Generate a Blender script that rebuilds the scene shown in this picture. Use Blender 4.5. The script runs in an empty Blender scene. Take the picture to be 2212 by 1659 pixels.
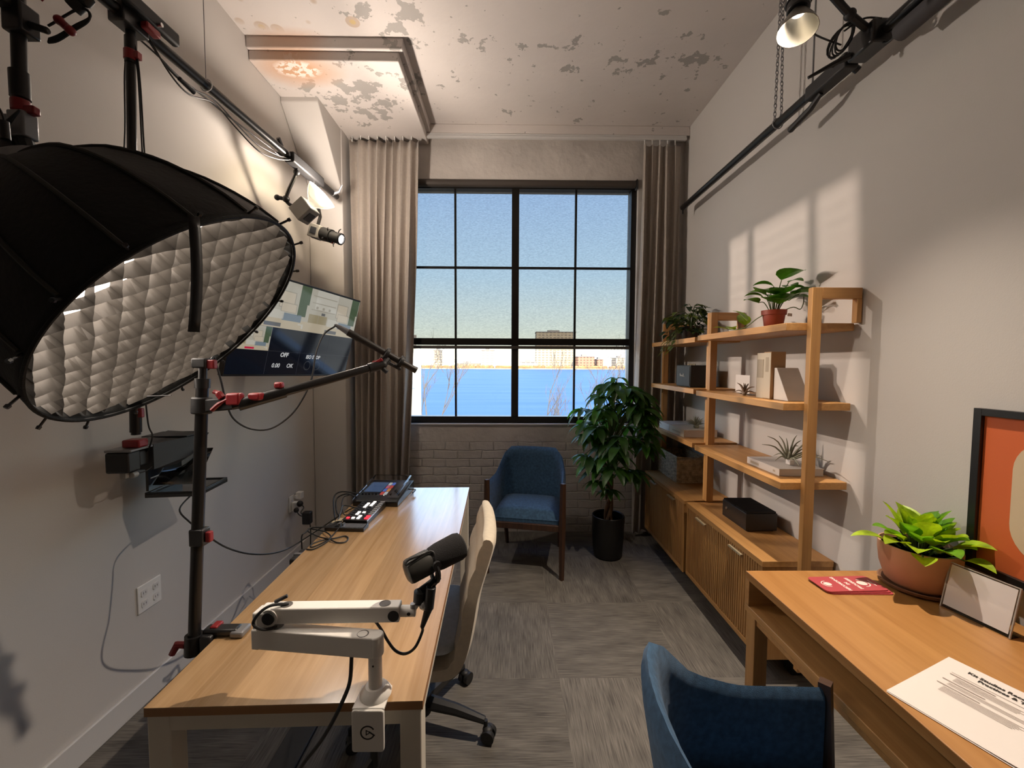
import bpy, math, random
from mathutils import Vector, Matrix
SC = bpy.context.scene
COL = SC.collection
R = math.radians
# ------------------------------------------------------------------ camera
FPX, CAMH = 890.0, 1.48
_p, _y, _r = R(2.93), R(0.63), R(0.235)
FW = Vector((math.sin(_y)*math.cos(_p), math.cos(_y)*math.cos(_p), -math.sin(_p)))
RT0 = Vector((math.cos(_y), -math.sin(_y), 0)); UP0 = RT0.cross(FW)
RT = RT0*math.cos(_r) + UP0*math.sin(_r); UP = UP0*math.cos(_r) - RT0*math.sin(_r)
CAM = Vector((0, 0, CAMH))
cd = bpy.data.cameras.new('camera'); cam = bpy.data.objects.new('camera', cd); COL.objects.link(cam)
cd.sensor_width = 36; cd.lens = FPX/2212*36; cd.clip_start = .02; cd.clip_end = 3000
cam.matrix_world = Matrix(((RT.x, UP.x, -FW.x, 0), (RT.y, UP.y, -FW.y, 0), (RT.z, UP.z, -FW.z, CAMH), (0, 0, 0, 1)))
SC.camera = cam
SC.view_settings.view_transform = 'Standard'; SC.view_settings.look = 'None'
SC.view_settings.exposure = 0.0; SC.view_settings.gamma = 1.0; SC.view_settings.use_curve_mapping = False
SC.cycles.max_bounces = 8; SC.cycles.diffuse_bounces = 4; SC.cycles.glossy_bounces = 3
SC.cycles.transmission_bounces = 4; SC.cycles.transparent_max_bounces = 12
SC.cycles.caustics_reflective = False; SC.cycles.caustics_refractive = False
SC.cycles.use_denoising = True; SC.cycles.sample_clamp_indirect = 6.0

def at(px, py, X=None, Y=None, Z=None):
    """the place where the sight line of a measured photo point meets a known wall, floor, top or depth"""
    d = RT*((px-1106)/FPX) - UP*((py-829.5)/FPX) + FW
    if X is not None: t = X/d.x
    elif Y is not None: t = Y/d.y
    else: t = (Z-CAMH)/d.z
    return CAM + d*t

# ------------------------------------------------------------------ sky, sun
def nd(nt, typ, **k):
    n = nt.nodes.new(typ)
    for a, b in k.items(): setattr(n, a, b)
    return n
W = bpy.data.worlds.new('sky'); SC.world = W; W.use_nodes = True
nt = W.node_tree; bg = nt.nodes['Background']
tc = nd(nt, 'ShaderNodeTexCoord'); sp = nd(nt, 'ShaderNodeSeparateXYZ'); rp = nd(nt, 'ShaderNodeValToRGB')
nt.links.new(tc.outputs['Generated'], sp.inputs[0]); nt.links.new(sp.outputs['Z'], rp.inputs[0])
el = rp.color_ramp.elements
el[0].position = 0.0; el[0].color = (1.0, .90, .66, 1)
el[1].position = 1.0; el[1].color = (.10, .22, .62, 1)
e = el.new(.07); e.color = (.82, .90, .80, 1)
e = el.new(.20); e.color = (.55, .76, .94, 1)
e = el.new(.40); e.color = (.38, .58, .92, 1)
nt.links.new(rp.outputs[0], bg.inputs[0]); bg.inputs[1].default_value = 4.4

def lamp(name, typ, loc, power, col, aim=None, **k):
    l = bpy.data.lights.new(name, typ); l.energy = power; l.color = col
    for a, b in k.items(): setattr(l, a, b)
    o = bpy.data.objects.new(name, l); COL.objects.link(o); o.location = loc
    if aim is not None:
        o.rotation_mode = 'QUATERNION'; o.rotation_quaternion = (Vector(aim)-Vector(loc)).to_track_quat('-Z', 'Y')
    return o
sun = lamp('sun', 'SUN', (0, -20, 30), 7.5, (1, .84, .60), aim=(-8, 20, 6), angle=R(.6))

WARM = (1.0, .85, .72)
# ------------------------------------------------------------------ mesh helpers
INV = {}
class MB:
    def __init__(s): s.v = []; s.f = []; s.m = []
    def add(s, vs, fs, mi=0, M=None):
        b = len(s.v)
        s.v += [(M @ Vector(p) if M else Vector(p)) for p in vs]
        s.f += [tuple(i+b for i in f) for f in fs]; s.m += [mi]*len(fs)
        return s
    def box(s, x0, x1, y0, y1, z0, z1, mi=0, M=None):
        v = [(x, y, z) for x in (x0, x1) for y in (y0, y1) for z in (z0, z1)]
        return s.add(v, [(0, 1, 3, 2), (4, 6, 7, 5), (0, 4, 5, 1), (2, 3, 7, 6), (0, 2, 6, 4), (1, 5, 7, 3)], mi, M)
    def cbox(s, c, sx, sy, sz, mi=0, M=None):
        return s.box(c[0]-sx/2, c[0]+sx/2, c[1]-sy/2, c[1]+sy/2, c[2]-sz/2, c[2]+sz/2, mi, M)
    def bar(s, p0, p1, w, h, mi=0, up=(0, 0, 1)):
        p0, p1 = Vector(p0), Vector(p1); d = (p1-p0); L = d.length; d.normalize()
        u = Vector(up); a = d.cross(u)
        if a.length < 1e-4: a = d.cross(Vector((1, 0, 0)))
        a.normalize(); u = a.cross(d)
        M = Matrix(((a.x, d.x, u.x, p0.x), (a.y, d.y, u.y, p0.y), (a.z, d.z, u.z, p0.z), (0, 0, 0, 1)))
        return s.box(-w/2, w/2, 0, L, -h/2, h/2, mi, M)
    def tube(s, pts, r, n=8, mi=0, caps=True, closed=False):
        pts = [Vector(p) for p in pts]; N = len(pts)
        rs = r if isinstance(r, (list, tuple)) else [r]*N
        ref = None; vs = []
        for i, p in enumerate(pts):
            if closed: t = pts[(i+1) % N]-pts[i-1]
            else: t = pts[min(i+1, N-1)]-pts[max(i-1, 0)]
            if t.length < 1e-9: t = Vector((0, 0, 1))
            t.normalize()
            if ref is None:
                ref = t.cross(Vector((0, 0, 1)))
                if ref.length < .05: ref = t.cross(Vector((1, 0, 0)))
            ref = (ref - t*ref.dot(t)); ref.normalize(); b = t.cross(ref)
            vs += [p + (ref*math.cos(2*math.pi*k/n) + b*math.sin(2*math.pi*k/n))*rs[i] for k in range(n)]
        fs = []
        for i in range(N if closed else N-1):
            j = (i+1) % N
            fs += [(i*n+k, i*n+(k+1) % n, j*n+(k+1) % n, j*n+k) for k in range(n)]
        if caps and not closed:
            fs += [tuple(range(n-1, -1, -1)), tuple((N-1)*n+k for k in range(n))]
        return s.add(vs, fs, mi)
    def cyl(s, p0, p1, r0, r1=None, n=20, mi=0):
        return s.tube([p0, p1], [r0, r0 if r1 is None else r1], n, mi)
    def lathe(s, prof, o=(0, 0, 0), ax=(0, 0, 1), n=32, mi=0, wob=None):
        q = Vector(ax).normalized().to_track_quat('Z', 'Y').to_matrix(); o = Vector(o); vs = []; fs = []
        for i, (r, h) in enumerate(prof):
            for k in range(n):
                a = 2*math.pi*k/n; rr = r*(1 if wob is None else wob(a, i))
                vs.append(o + q @ Vector((rr*math.cos(a), rr*math.sin(a), h)))
        for i in range(len(prof)-1):
            fs += [(i*n+k, i*n+(k+1) % n, (i+1)*n+(k+1) % n, (i+1)*n+k) for k in range(n)]
        loop = prof[0] == prof[-1]
        if prof[0][0] > 1e-6 and not loop: fs.append(tuple(range(n-1, -1, -1)))
        if prof[-1][0] > 1e-6 and not loop: fs.append(tuple((len(prof)-1)*n+k for k in range(n)))
        return s.add(vs, fs, mi)
    def ball(s, c, r, n=12, mi=0, sc=(1, 1, 1)):
        prof = [(max(math.sin(math.pi*i/n), 1e-5), -math.cos(math.pi*i/n)) for i in range(n+1)]
        M = Matrix.Translation(Vector(c)) @ Matrix.Diagonal((r*sc[0], r*sc[1], r*sc[2], 1))
        t = MB().lathe(prof, n=n*2); return s.add(t.v, t.f, mi, M)
    def prism(s, poly, h0, h1, M=None, mi=0):
        n = len(poly); vs = [(x, y, h0) for x, y in poly]+[(x, y, h1) for x, y in poly]
        fs = [tuple(range(n-1, -1, -1)), tuple(range(n, 2*n))]+[(i, (i+1) % n, n+(i+1) % n, n+i) for i in range(n)]
        return s.add(vs, fs, mi, M)
    def grid(s, rows, mi=0, M=None):
        nr, nc = len(rows), len(rows[0])
        return s.add([p for r_ in rows for p in r_], [(i*nc+j, i*nc+j+1, (i+1)*nc+j+1, (i+1)*nc+j) for i in range(nr-1) for j in range(nc-1)], mi, M)
    def build(s, name, mats, parent=None, bevel=0, seg=2, sharp=38, sub=0, solid=0):
        me = bpy.data.meshes.new(name)
        iv = INV.get(parent.name) if parent else None
        me.from_pydata([(iv @ p if iv else p) for p in s.v], [], s.f)
        for m in (mats if isinstance(mats, (list, tuple)) else [mats]): me.materials.append(m)
        me.polygons.foreach_set('material_index', s.m)
        me.update(); me.validate()
        import bmesh as _b
        bm = _b.new(); bm.from_mesh(me); _b.ops.recalc_face_normals(bm, faces=bm.faces); bm.to_mesh(me); bm.free()
        if sharp:
            me.polygons.foreach_set('use_smooth', [True]*len(me.polygons)); me.set_sharp_from_angle(angle=R(sharp))
        o = bpy.data.objects.new(name, me); COL.objects.link(o)
        if parent:
            o.parent = parent
            if iv: INV[o.name] = iv
        if solid:
            m = o.modifiers.new('solid', 'SOLIDIFY'); m.thickness = solid; m.offset = 0
        if bevel:
            m = o.modifiers.new('bevel', 'BEVEL'); m.width = bevel; m.segments = seg; m.limit_method = 'ANGLE'; m.angle_limit = R(35)
        if sub:
            m = o.modifiers.new('sub', 'SUBSURF'); m.levels = sub; m.render_levels = sub
        return o
def tag(o, label, cat, group=None, kind=None):
    o['label'] = label; o['category'] = cat
    if group: o['group'] = group
    if kind: o['kind'] = kind
    return o
def struct(o): o['kind'] = 'structure'; return o
def thing(name, label, cat, loc=(0, 0, 0), rz=0, group=None):
    o = bpy.data.objects.new(name, None); COL.objects.link(o)
    o.empty_display_size = .05
    o.location = loc; o.rotation_euler = (0, 0, rz)
    INV[o.name] = (Matrix.Translation(Vector(loc)) @ Matrix.Rotation(rz, 4, 'Z')).inverted()
    return tag(o, label, cat, group)
def copy_tree(o, label, loc, rz, parent=None):
    c = o.copy(); COL.objects.link(c)
    if parent is None:
        c['label'] = label; c.location = loc; c.rotation_euler = (0, 0, rz)
    else: c.parent = parent
    for ch in list(o.children): copy_tree(ch, None, None, None, c)
    return c
def spline(pts, k=6, closed=False):
    P = [Vector(p) for p in pts]; N = len(P); out = []
    for i in range(N if closed else N-1):
        if closed: a, b, c, d = P[i-1], P[i], P[(i+1) % N], P[(i+2) % N]
        else: a, b, c, d = P[max(i-1, 0)], P[i], P[i+1], P[min(i+2, N-1)]
        for j in range(k):
            t = j/k
            out.append(.5*((2*b)+(c-a)*t+(2*a-5*b+4*c-d)*t*t+(3*b-a-3*c+d)*t**3))
    if not closed: out.append(P[-1])
    return out
def frame(o, x, y, z):
    x, y, z = Vector(x), Vector(y), Vector(z); o = Vector(o)
    return Matrix(((x.x, y.x, z.x, o.x), (x.y, y.y, z.y, o.y), (x.z, y.z, z.z, o.z), (0, 0, 0, 1)))
def aimM(o, z, yhint=(0, 0, 1)):
    z = Vector(z).normalized(); y = Vector(yhint); x = y.cross(z)
    if x.length < 1e-4: x = Vector((1, 0, 0))
    x.normalize(); y = z.cross(x); return frame(o, x, y, z)
def text(name, body, size, M, mat, parent, ext=.0003, bold=0, align='LEFT', shear=0):
    cu = bpy.data.curves.new(name, 'FONT'); cu.body = body; cu.size = size; cu.extrude = ext; cu.offset = bold
    cu.align_x = align; cu.shear = shear; cu.resolution_u = 3
    ob = bpy.data.objects.new(name+'_curve', cu); COL.objects.link(ob)
    dg = bpy.context.evaluated_depsgraph_get(); dg.update()
    me = bpy.data.meshes.new_from_object(ob.evaluated_get(dg))
    bpy.data.objects.remove(ob); bpy.data.curves.remove(cu)
    me.name = name; me.materials.clear(); me.materials.append(mat)
    iv = INV.get(parent.name); me.transform((iv @ M) if iv else M)
    o = bpy.data.objects.new(name, me); COL.objects.link(o); o.parent = parent
    if iv: INV[o.name] = iv
    return o
def rrect(w, h, r, n=5):
    out = []
    for cx, cy, a0 in ((w/2-r, h/2-r, 0), (-w/2+r, h/2-r, 90), (-w/2+r, -h/2+r, 180), (w/2-r, -h/2+r, 270)):
        out += [(cx+r*math.cos(R(a0+90*i/n)), cy+r*math.sin(R(a0+90*i/n))) for i in range(n+1)]
    return out

# ------------------------------------------------------------------ materials
def mat(name, col, rough=.5, metal=0, bump=None, var=None, spec=.5, emit=None, alpha=None, sheen=0, coat=0):
    m = bpy.data.materials.new(name); m.use_nodes = True; nt = m.node_tree; b = nt.nodes['Principled BSDF']
    b.inputs['Base Color'].default_value = (*col, 1); b.inputs['Roughness'].default_value = rough
    b.inputs['Metallic'].default_value = metal; b.inputs['Specular IOR Level'].default_value = spec
    if sheen: b.inputs['Sheen Weight'].default_value = sheen
    if coat: b.inputs['Coat Weight'].default_value = coat
    if emit: b.inputs['Emission Color'].default_value = (*emit[0], 1); b.inputs['Emission Strength'].default_value = emit[1]
    L = nt.links.new
    if bump or var:
        tc = nd(nt, 'ShaderNodeTexCoord')
    if var:
        n = nd(nt, 'ShaderNodeTexNoise'); n.inputs['Scale'].default_value = var[0]; n.inputs['Detail'].default_value = 5
        L(tc.outputs['Object'], n.inputs['Vector'])
        mr = nd(nt, 'ShaderNodeMapRange'); mr.inputs['From Min'].default_value = .3; mr.inputs['From Max'].default_value = .7
        mr.inputs['To Min'].default_value = 1-var[1]; mr.inputs['To Max'].default_value = 1+var[1]; L(n.outputs[0], mr.inputs[0])
        vm = nd(nt, 'ShaderNodeVectorMath', operation='SCALE'); vm.inputs[0].default_value = col; L(mr.outputs[0], vm.inputs['Scale'])
        L(vm.outputs[0], b.inputs['Base Color'])
    if bump:
        n2 = nd(nt, 'ShaderNodeTexNoise'); n2.inputs['Scale'].default_value = bump[0]; n2.inputs['Detail'].default_value = 4
        L(tc.outputs['Object'], n2.inputs['Vector'])
        bp = nd(nt, 'ShaderNodeBump'); bp.inputs['Strength'].default_value = bump[1]; bp.inputs['Distance'].default_value = .01
        L(n2.outputs[0], bp.inputs['Height']); L(bp.outputs[0], b.inputs['Normal'])
    return m
def emis(name, col, st):
    m = bpy.data.materials.new(name); m.use_nodes = True; nt = m.node_tree; nt.nodes.clear()
    o = nd(nt, 'ShaderNodeOutputMaterial'); e = nd(nt, 'ShaderNodeEmission'); e.inputs[0].default_value = (*col, 1); e.inputs[1].default_value = st
    nt.links.new(e.outputs[0], o.inputs[0]); return m
def wood(name, c1, c2, axis='Y', rough=.45, plank=0, scale=1.0, coat=0):
    m = bpy.data.materials.new(name); m.use_nodes = True; nt = m.node_tree; b = nt.nodes['Principled BSDF']; L = nt.links.new
    tc = nd(nt, 'ShaderNodeTexCoord'); mp = nd(nt, 'ShaderNodeMapping')
    s = {'X': (2.2, 45, 45), 'Y': (45, 2.2, 45), 'Z': (45, 45, 2.2)}[axis]
    mp.inputs['Scale'].default_value = [q*scale for q in s]
    vec = tc.outputs['Object']
    fac2 = None
    if plank:
        sx = nd(nt, 'ShaderNodeSeparateXYZ'); L(vec, sx.inputs[0])
        mu = nd(nt, 'ShaderNodeMath', operation='MULTIPLY'); L(sx.outputs['X' if axis == 'Y' else 'Y'], mu.inputs[0]); mu.inputs[1].default_value = 1/plank
        fl = nd(nt, 'ShaderNodeMath', operation='FLOOR'); L(mu.outputs[0], fl.inputs[0])
        wn = nd(nt, 'ShaderNodeTexWhiteNoise', noise_dimensions='1D'); L(fl.outputs[0], wn.inputs['W'])
        va = nd(nt, 'ShaderNodeVectorMath', operation='ADD'); L(vec, va.inputs[0]); L(wn.outputs['Color'], va.inputs[1]); vec = va.outputs[0]
        fac2 = wn.outputs['Value']
    L(vec, mp.inputs[0])
    n = nd(nt, 'ShaderNodeTexNoise'); n.inputs['Scale'].default_value = 1; n.inputs['Detail'].default_value = 6; n.inputs['Roughness'].default_value = .6
    n.inputs['Distortion'].default_value = .6; L(mp.outputs[0], n.inputs['Vector'])
    r = nd(nt, 'ShaderNodeValToRGB'); r.color_ramp.elements[0].position = .3; r.color_ramp.elements[1].position = .68
    r.color_ramp.elements[0].color = (*c1, 1); r.color_ramp.elements[1].color = (*c2, 1); L(n.outputs[0], r.inputs[0])
    out = r.outputs[0]
    if fac2 is not None:
        mr = nd(nt, 'ShaderNodeMapRange'); mr.inputs['To Min'].default_value = .86; mr.inputs['To Max'].default_value = 1.1; L(fac2, mr.inputs[0])
        sc = nd(nt, 'ShaderNodeVectorMath', operation='SCALE'); L(out, sc.inputs[0]); L(mr.outputs[0], sc.inputs['Scale']); out = sc.outputs[0]
    L(out, b.inputs['Base Color']); b.inputs['Roughness'].default_value = rough; b.inputs['Coat Weight'].default_value = coat; b.inputs['Coat Roughness'].default_value = .16
    bp = nd(nt, 'ShaderNodeBump'); bp.inputs['Strength'].default_value = .08; bp.inputs['Distance'].default_value = .002
    L(n.outputs[0], bp.inputs['Height']); L(bp.outputs[0], b.inputs['Normal'])
    return m
def fabric(name, col, scale=900, bump=.35, var=.12, sheen=.2, rough=.9):
    m = mat(name, col, rough, bump=(scale, bump), var=(60, var), spec=.15, sheen=sheen); return m
def clear(name, tint=(1, 1, 1), gloss=.08, rough=.02, diff=None):
    m = bpy.data.materials.new(name); m.use_nodes = True; nt = m.node_tree; nt.nodes.clear(); L = nt.links.new
    o = nd(nt, 'ShaderNodeOutputMaterial'); t = nd(nt, 'ShaderNodeBsdfTransparent'); t.inputs[0].default_value = (*tint, 1)
    g = nd(nt, 'ShaderNodeBsdfGlossy'); g.inputs['Roughness'].default_value = rough
    fr = nd(nt, 'ShaderNodeFresnel'); fr.inputs[0].default_value = 1.3 if gloss < .1 else 1.5
    mx = nd(nt, 'ShaderNodeMixShader'); L(fr.outputs[0], mx.inputs[0]); L(t.outputs[0], mx.inputs[1]); L(g.outputs[0], mx.inputs[2])
    out = mx.outputs[0]
    if diff:
        df = nd(nt, 'ShaderNodeBsdfDiffuse'); df.inputs[0].default_value = (*diff, 1)
        ad = nd(nt, 'ShaderNodeAddShader'); L(out, ad.inputs[0]); L(df.outputs[0], ad.inputs[1]); out = ad.outputs[0]
    L(out, o.inputs[0]); return m

M_WALL = mat('wall_paint', (.59, .565, .54), .75, bump=(260, .05), var=(1.2, .02), spec=.25)
M_TRIMW = mat('trim_paint', (.62, .61, .60), .5)
M_BLK = mat('black_metal', (.012, .012, .013), .35, metal=.0, spec=.6)
M_BLKM = mat('black_plastic', (.014, .014, .015), .55)
M_PIPE = mat('black_pipe', (.016, .015, .015), .3, metal=.3)
M_RED = mat('red_lever', (.24, .012, .016), .35)
M_GREY = mat('grey_metal', (.22, .22, .23), .4, metal=.3)
M_LGREY = mat('light_grey_plastic', (.32, .31, .29), .5)
M_STEEL = mat('steel', (.6, .6, .6), .3, metal=1)
M_WHITE = mat('white_plastic', (.80, .79, .77), .4)
M_ARMW = mat('white_arm_paint', (.74, .71, .66), .45, bump=(500, .04))
M_CABLE = mat('black_cable', (.012, .012, .012), .5)
M_OAK_Z = wood('oak_upright', (.40, .20, .065), (.54, .29, .10), 'Z')
M_OAK_Y = wood('oak_board', (.42, .21, .066), (.56, .30, .105), 'Y')
M_OAK_X = wood('oak_cross', (.40, .20, .063), (.54, .28, .10), 'X')
M_DESK = wood('desk_veneer', (.33, .15, .042), (.43, .215, .070), 'Y', .38, scale=.6)
M_TABLE = wood('table_laminate', (.36, .215, .098), (.49, .315, .160), 'Y', .25, plank=.082, scale=.9, coat=1.0)
M_EDGE = mat('table_edge', (.30, .14, .05), .5)
M_CREAMM = mat('cream_metal', (.62, .57, .48), .45)
M_BLUE = fabric('blue_upholstery', (.050, .108, .192), 700, .4, .25, .12)
M_WALNUT = wood('dark_walnut', (.035, .016, .009), (.075, .034, .018), 'Z', .4)
M_CREAMF = fabric('cream_upholstery', (.60, .52, .40), 800, .25, .06)
M_DAYLITF = fabric('daylit_upholstery', (.52, .56, .59), 800, .25, .08)  # window daylight on the seat top, put into the fabric's blue-grey colour
M_PAPER = mat('paper', (.68, .63, .59), .8)
M_BRASS = mat('brass', (.62, .52, .34), .35, metal=.3)
def leafmat(name, col, rough, var, tl=.35):
    m = mat(name, col, rough, var=var); nt = m.node_tree; b = nt.nodes['Principled BSDF']; o = nt.nodes['Material Output']
    t = nd(nt, 'ShaderNodeBsdfTranslucent'); src = b.inputs['Base Color'].links[0].from_socket
    s = nd(nt, 'ShaderNodeVectorMath', operation='MULTIPLY'); s.inputs[1].default_value = (1.6, 1.5, .6); nt.links.new(src, s.inputs[0]); nt.links.new(s.outputs[0], t.inputs[0])
    x = nd(nt, 'ShaderNodeMixShader'); x.inputs[0].default_value = tl; nt.links.new(b.outputs[0], x.inputs[1]); nt.links.new(t.outputs[0], x.inputs[2]); nt.links.new(x.outputs[0], o.inputs[0]); return m
M_LEAFD = leafmat('dark_leaf', (.040, .110, .024), .38, (14, .5))
M_LEAFM = leafmat('mid_leaf', (.06, .20, .025), .36, (18, .4))
M_LEAFY = leafmat('yellow_green_leaf', (.22, .36, .02), .4, (22, .45))
M_STEM = mat('green_stem', (.09, .14, .035), .6)
M_BARK = mat('trunk_bark', (.13, .075, .04), .85, bump=(40, .6), var=(20, .3))
M_SOIL = mat('potting_soil', (.03, .02, .015), .95, bump=(120, 1.0))
M_TERRA = mat('terracotta', (.52, .28, .17), .65, bump=(60, .08), var=(6, .12))
M_REDPOT = mat('red_brown_plastic', (.30, .055, .03), .45)

def shader_wall_back():
    m = bpy.data.materials.new('painted_brick'); m.use_nodes = True; nt = m.node_tree; b = nt.nodes['Principled BSDF']; L = nt.links.new
    g = nd(nt, 'ShaderNodeNewGeometry'); s = nd(nt, 'ShaderNodeSeparateXYZ'); L(g.outputs['Position'], s.inputs[0])
    n0 = nd(nt, 'ShaderNodeTexNoise'); n0.inputs['Scale'].default_value = 7; L(g.outputs['Position'], n0.inputs['Vector'])
    sc0 = nd(nt, 'ShaderNodeVectorMath', operation='SCALE'); sc0.inputs['Scale'].default_value = .022; L(n0.outputs['Color'], sc0.inputs[0])
    c = nd(nt, 'ShaderNodeCombineXYZ'); L(s.outputs['X'], c.inputs[0]); L(s.outputs['Z'], c.inputs[1])
    ad = nd(nt, 'ShaderNodeVectorMath', operation='ADD'); L(c.outputs[0], ad.inputs[0]); L(sc0.outputs[0], ad.inputs[1])
    br = nd(nt, 'ShaderNodeTexBrick'); br.inputs['Scale'].default_value = 1; br.inputs['Brick Width'].default_value = .21
    br.inputs['Row Height'].default_value = .073; br.inputs['Mortar Size'].default_value = .006; br.inputs['Mortar Smooth'].default_value = .8
    L(ad.outputs[0], br.inputs['Vector'])
    zm = nd(nt, 'ShaderNodeMapRange'); zm.inputs['From Min'].default_value = .80; zm.inputs['From Max'].default_value = .75; L(s.outputs['Z'], zm.inputs[0])
    n = nd(nt, 'ShaderNodeTexNoise'); n.inputs['Scale'].default_value = 16; n.inputs['Detail'].default_value = 6; L(g.outputs['Position'], n.inputs['Vector'])
    mu = nd(nt, 'ShaderNodeMath', operation='MULTIPLY'); L(br.outputs['Fac'], mu.inputs[0]); L(zm.outputs[0], mu.inputs[1])
    a2 = nd(nt, 'ShaderNodeMath', operation='MULTIPLY_ADD'); L(mu.outputs[0], a2.inputs[0]); a2.inputs[1].default_value = -1.0; L(n.outputs[0], a2.inputs[2])
    bp = nd(nt, 'ShaderNodeBump'); bp.inputs['Strength'].default_value = .75; bp.inputs['Distance'].default_value = .012
    L(a2.outputs[0], bp.inputs['Height']); L(bp.outputs[0], b.inputs['Normal'])
    n3 = nd(nt, 'ShaderNodeTexNoise'); n3.inputs['Scale'].default_value = 3; n3.inputs['Detail'].default_value = 8; L(g.outputs['Position'], n3.inputs['Vector'])
    cr = nd(nt, 'ShaderNodeValToRGB'); cr.color_ramp.elements[0].position = .3; cr.color_ramp.elements[1].position = .75
    cr.color_ramp.elements[0].color = (.46, .425, .395, 1); cr.color_ramp.elements[1].color = (.60, .56, .52, 1); L(n3.outputs[0], cr.inputs[0])
    L(cr.outputs[0], b.inputs['Base Color']); b.inputs['Roughness'].default_value = .6
    return m
M_WBACK = shader_wall_back()

def shader_ceiling():
    m = bpy.data.materials.new('peeling_ceiling'); m.use_nodes = True; nt = m.node_tree; b = nt.nodes['Principled BSDF']; L = nt.links.new
    g = nd(nt, 'ShaderNodeNewGeometry'); P = g.outputs['Position']
    def noise(sc, det=5, ro=.55, v=P):
        n = nd(nt, 'ShaderNodeTexNoise'); n.inputs['Scale'].default_value = sc; n.inputs['Detail'].default_value = det
        n.inputs['Roughness'].default_value = ro; L(v, n.inputs['Vector']); return n.outputs[0]
    def rng(x, a, b_, c=0, d=1):
        r = nd(nt, 'ShaderNodeMapRange'); r.inputs[1].default_value = a; r.inputs[2].default_value = b_; r.inputs[3].default_value = c; r.inputs[4].default_value = d
        L(x, r.inputs[0]); return r.outputs[0]
    def dist(c, sx=1, sy=1):
        v = nd(nt, 'ShaderNodeVectorMath', operation='SUBTRACT'); L(P, v.inputs[0]); v.inputs[1].default_value = c
        w = nd(nt, 'ShaderNodeVectorMath', operation='MULTIPLY'); L(v.outputs[0], w.inputs[0]); w.inputs[1].default_value = (sx, sy, 0)
        l = nd(nt, 'ShaderNodeVectorMath', operation='LENGTH'); L(w.outputs[0], l.inputs[0]); return l.outputs['Value']
    def op(o, a, c):
        q = nd(nt, 'ShaderNodeMath', operation=o)
        for i, x in enumerate((a, c)):
            if isinstance(x, (int, float)): q.inputs[i].default_value = x
            else: L(x, q.inputs[i])
        return q.outputs[0]
    def mix(f, a, c):
        q = nd(nt, 'ShaderNodeMix', data_type='RGBA'); L(f, q.inputs[0])
        for i, x in ((6, a), (7, c)):
            if isinstance(x, tuple): q.inputs[i].default_value = (*x, 1)
            else: L(x, q.inputs[i])
        return q.outputs[2]
    base = mix(rng(noise(1.3), .3, .7), (.60, .555, .53), (.68, .63, .60))
    # flaked patches: dense in a few places, sparse elsewhere
    d1 = op('MAXIMUM', rng(dist((-.62, 2.30, 0), 2.2, 2.6), .2, 1, .16, 0), rng(dist((.95, 2.72, 0), 1.3, 4.5), .15, 1, .13, 0))
    d2 = op('MAXIMUM', rng(dist((-1.0, 2.95, 0), 1.6, 2.6), .25, 1, .17, 0), rng(dist((.12, 2.60, 0), 1.6, 6), .2, 1, .08, 0))
    dd = op('MAXIMUM', d1, d2)
    fl = op('ADD', noise(9, 7, .62), dd)
    peel = rng(fl, .645, .655)
    specks = rng(noise(26, 3, .5), .71, .72)
    peel = op('MAXIMUM', peel, specks)
    col = mix(peel, base, (.36, .34, .32))
    # round yellowish blisters near the left
    v = nd(nt, 'ShaderNodeTexVoronoi'); v.inputs['Scale'].default_value = 6.5; v.inputs['Randomness'].default_value = .8
    fl2 = nd(nt, 'ShaderNodeVectorMath', operation='MULTIPLY'); L(P, fl2.inputs[0]); fl2.inputs[1].default_value = (1, 1, 0); L(fl2.outputs[0], v.inputs['Vector'])
    zone = rng(dist((-1.05, 2.33, 0), 1.3, 4.0), .75, .95, 1, 0)
    blis = op('MULTIPLY', rng(v.outputs['Distance'], .30, .33, 1, 0), zone)
    inner = op('MULTIPLY', rng(v.outputs['Distance'], .20, .23, 1, 0), zone)
    col = mix(blis, col, (.50, .40, .32)); col = mix(inner, col, (.56, .42, .20))
    # rust stain on the lowered slab
    c = at(642, 150, Z=3.3)
    st = op('ADD', rng(dist(c, 1.1, 1.9), .05, .42, 1, 0), op('MULTIPLY', noise(6), .25))
    st = rng(st, .3, 1.0, 0, .85)
    col = mix(st, col, (.55, .29, .14))
    core = op('MULTIPLY', rng(dist(c, 1.0, 1.9), .11, .16, 1, 0), rng(noise(24, 3), .48, .52))
    col = mix(core, col, (.78, .70, .64))
    L(col, b.inputs['Base Color']); b.inputs['Roughness'].default_value = .65
    h = op('SUBTRACT', op('MULTIPLY', noise(12, 6), .5), op('MULTIPLY', peel, .7))
    bp = nd(nt, 'ShaderNodeBump'); bp.inputs['Strength'].default_value = .45; bp.inputs['Distance'].default_value = .01
    L(h, bp.inputs['Height']); L(bp.outputs[0], b.inputs['Normal'])
    return m
M_CEIL = shader_ceiling()

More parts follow.
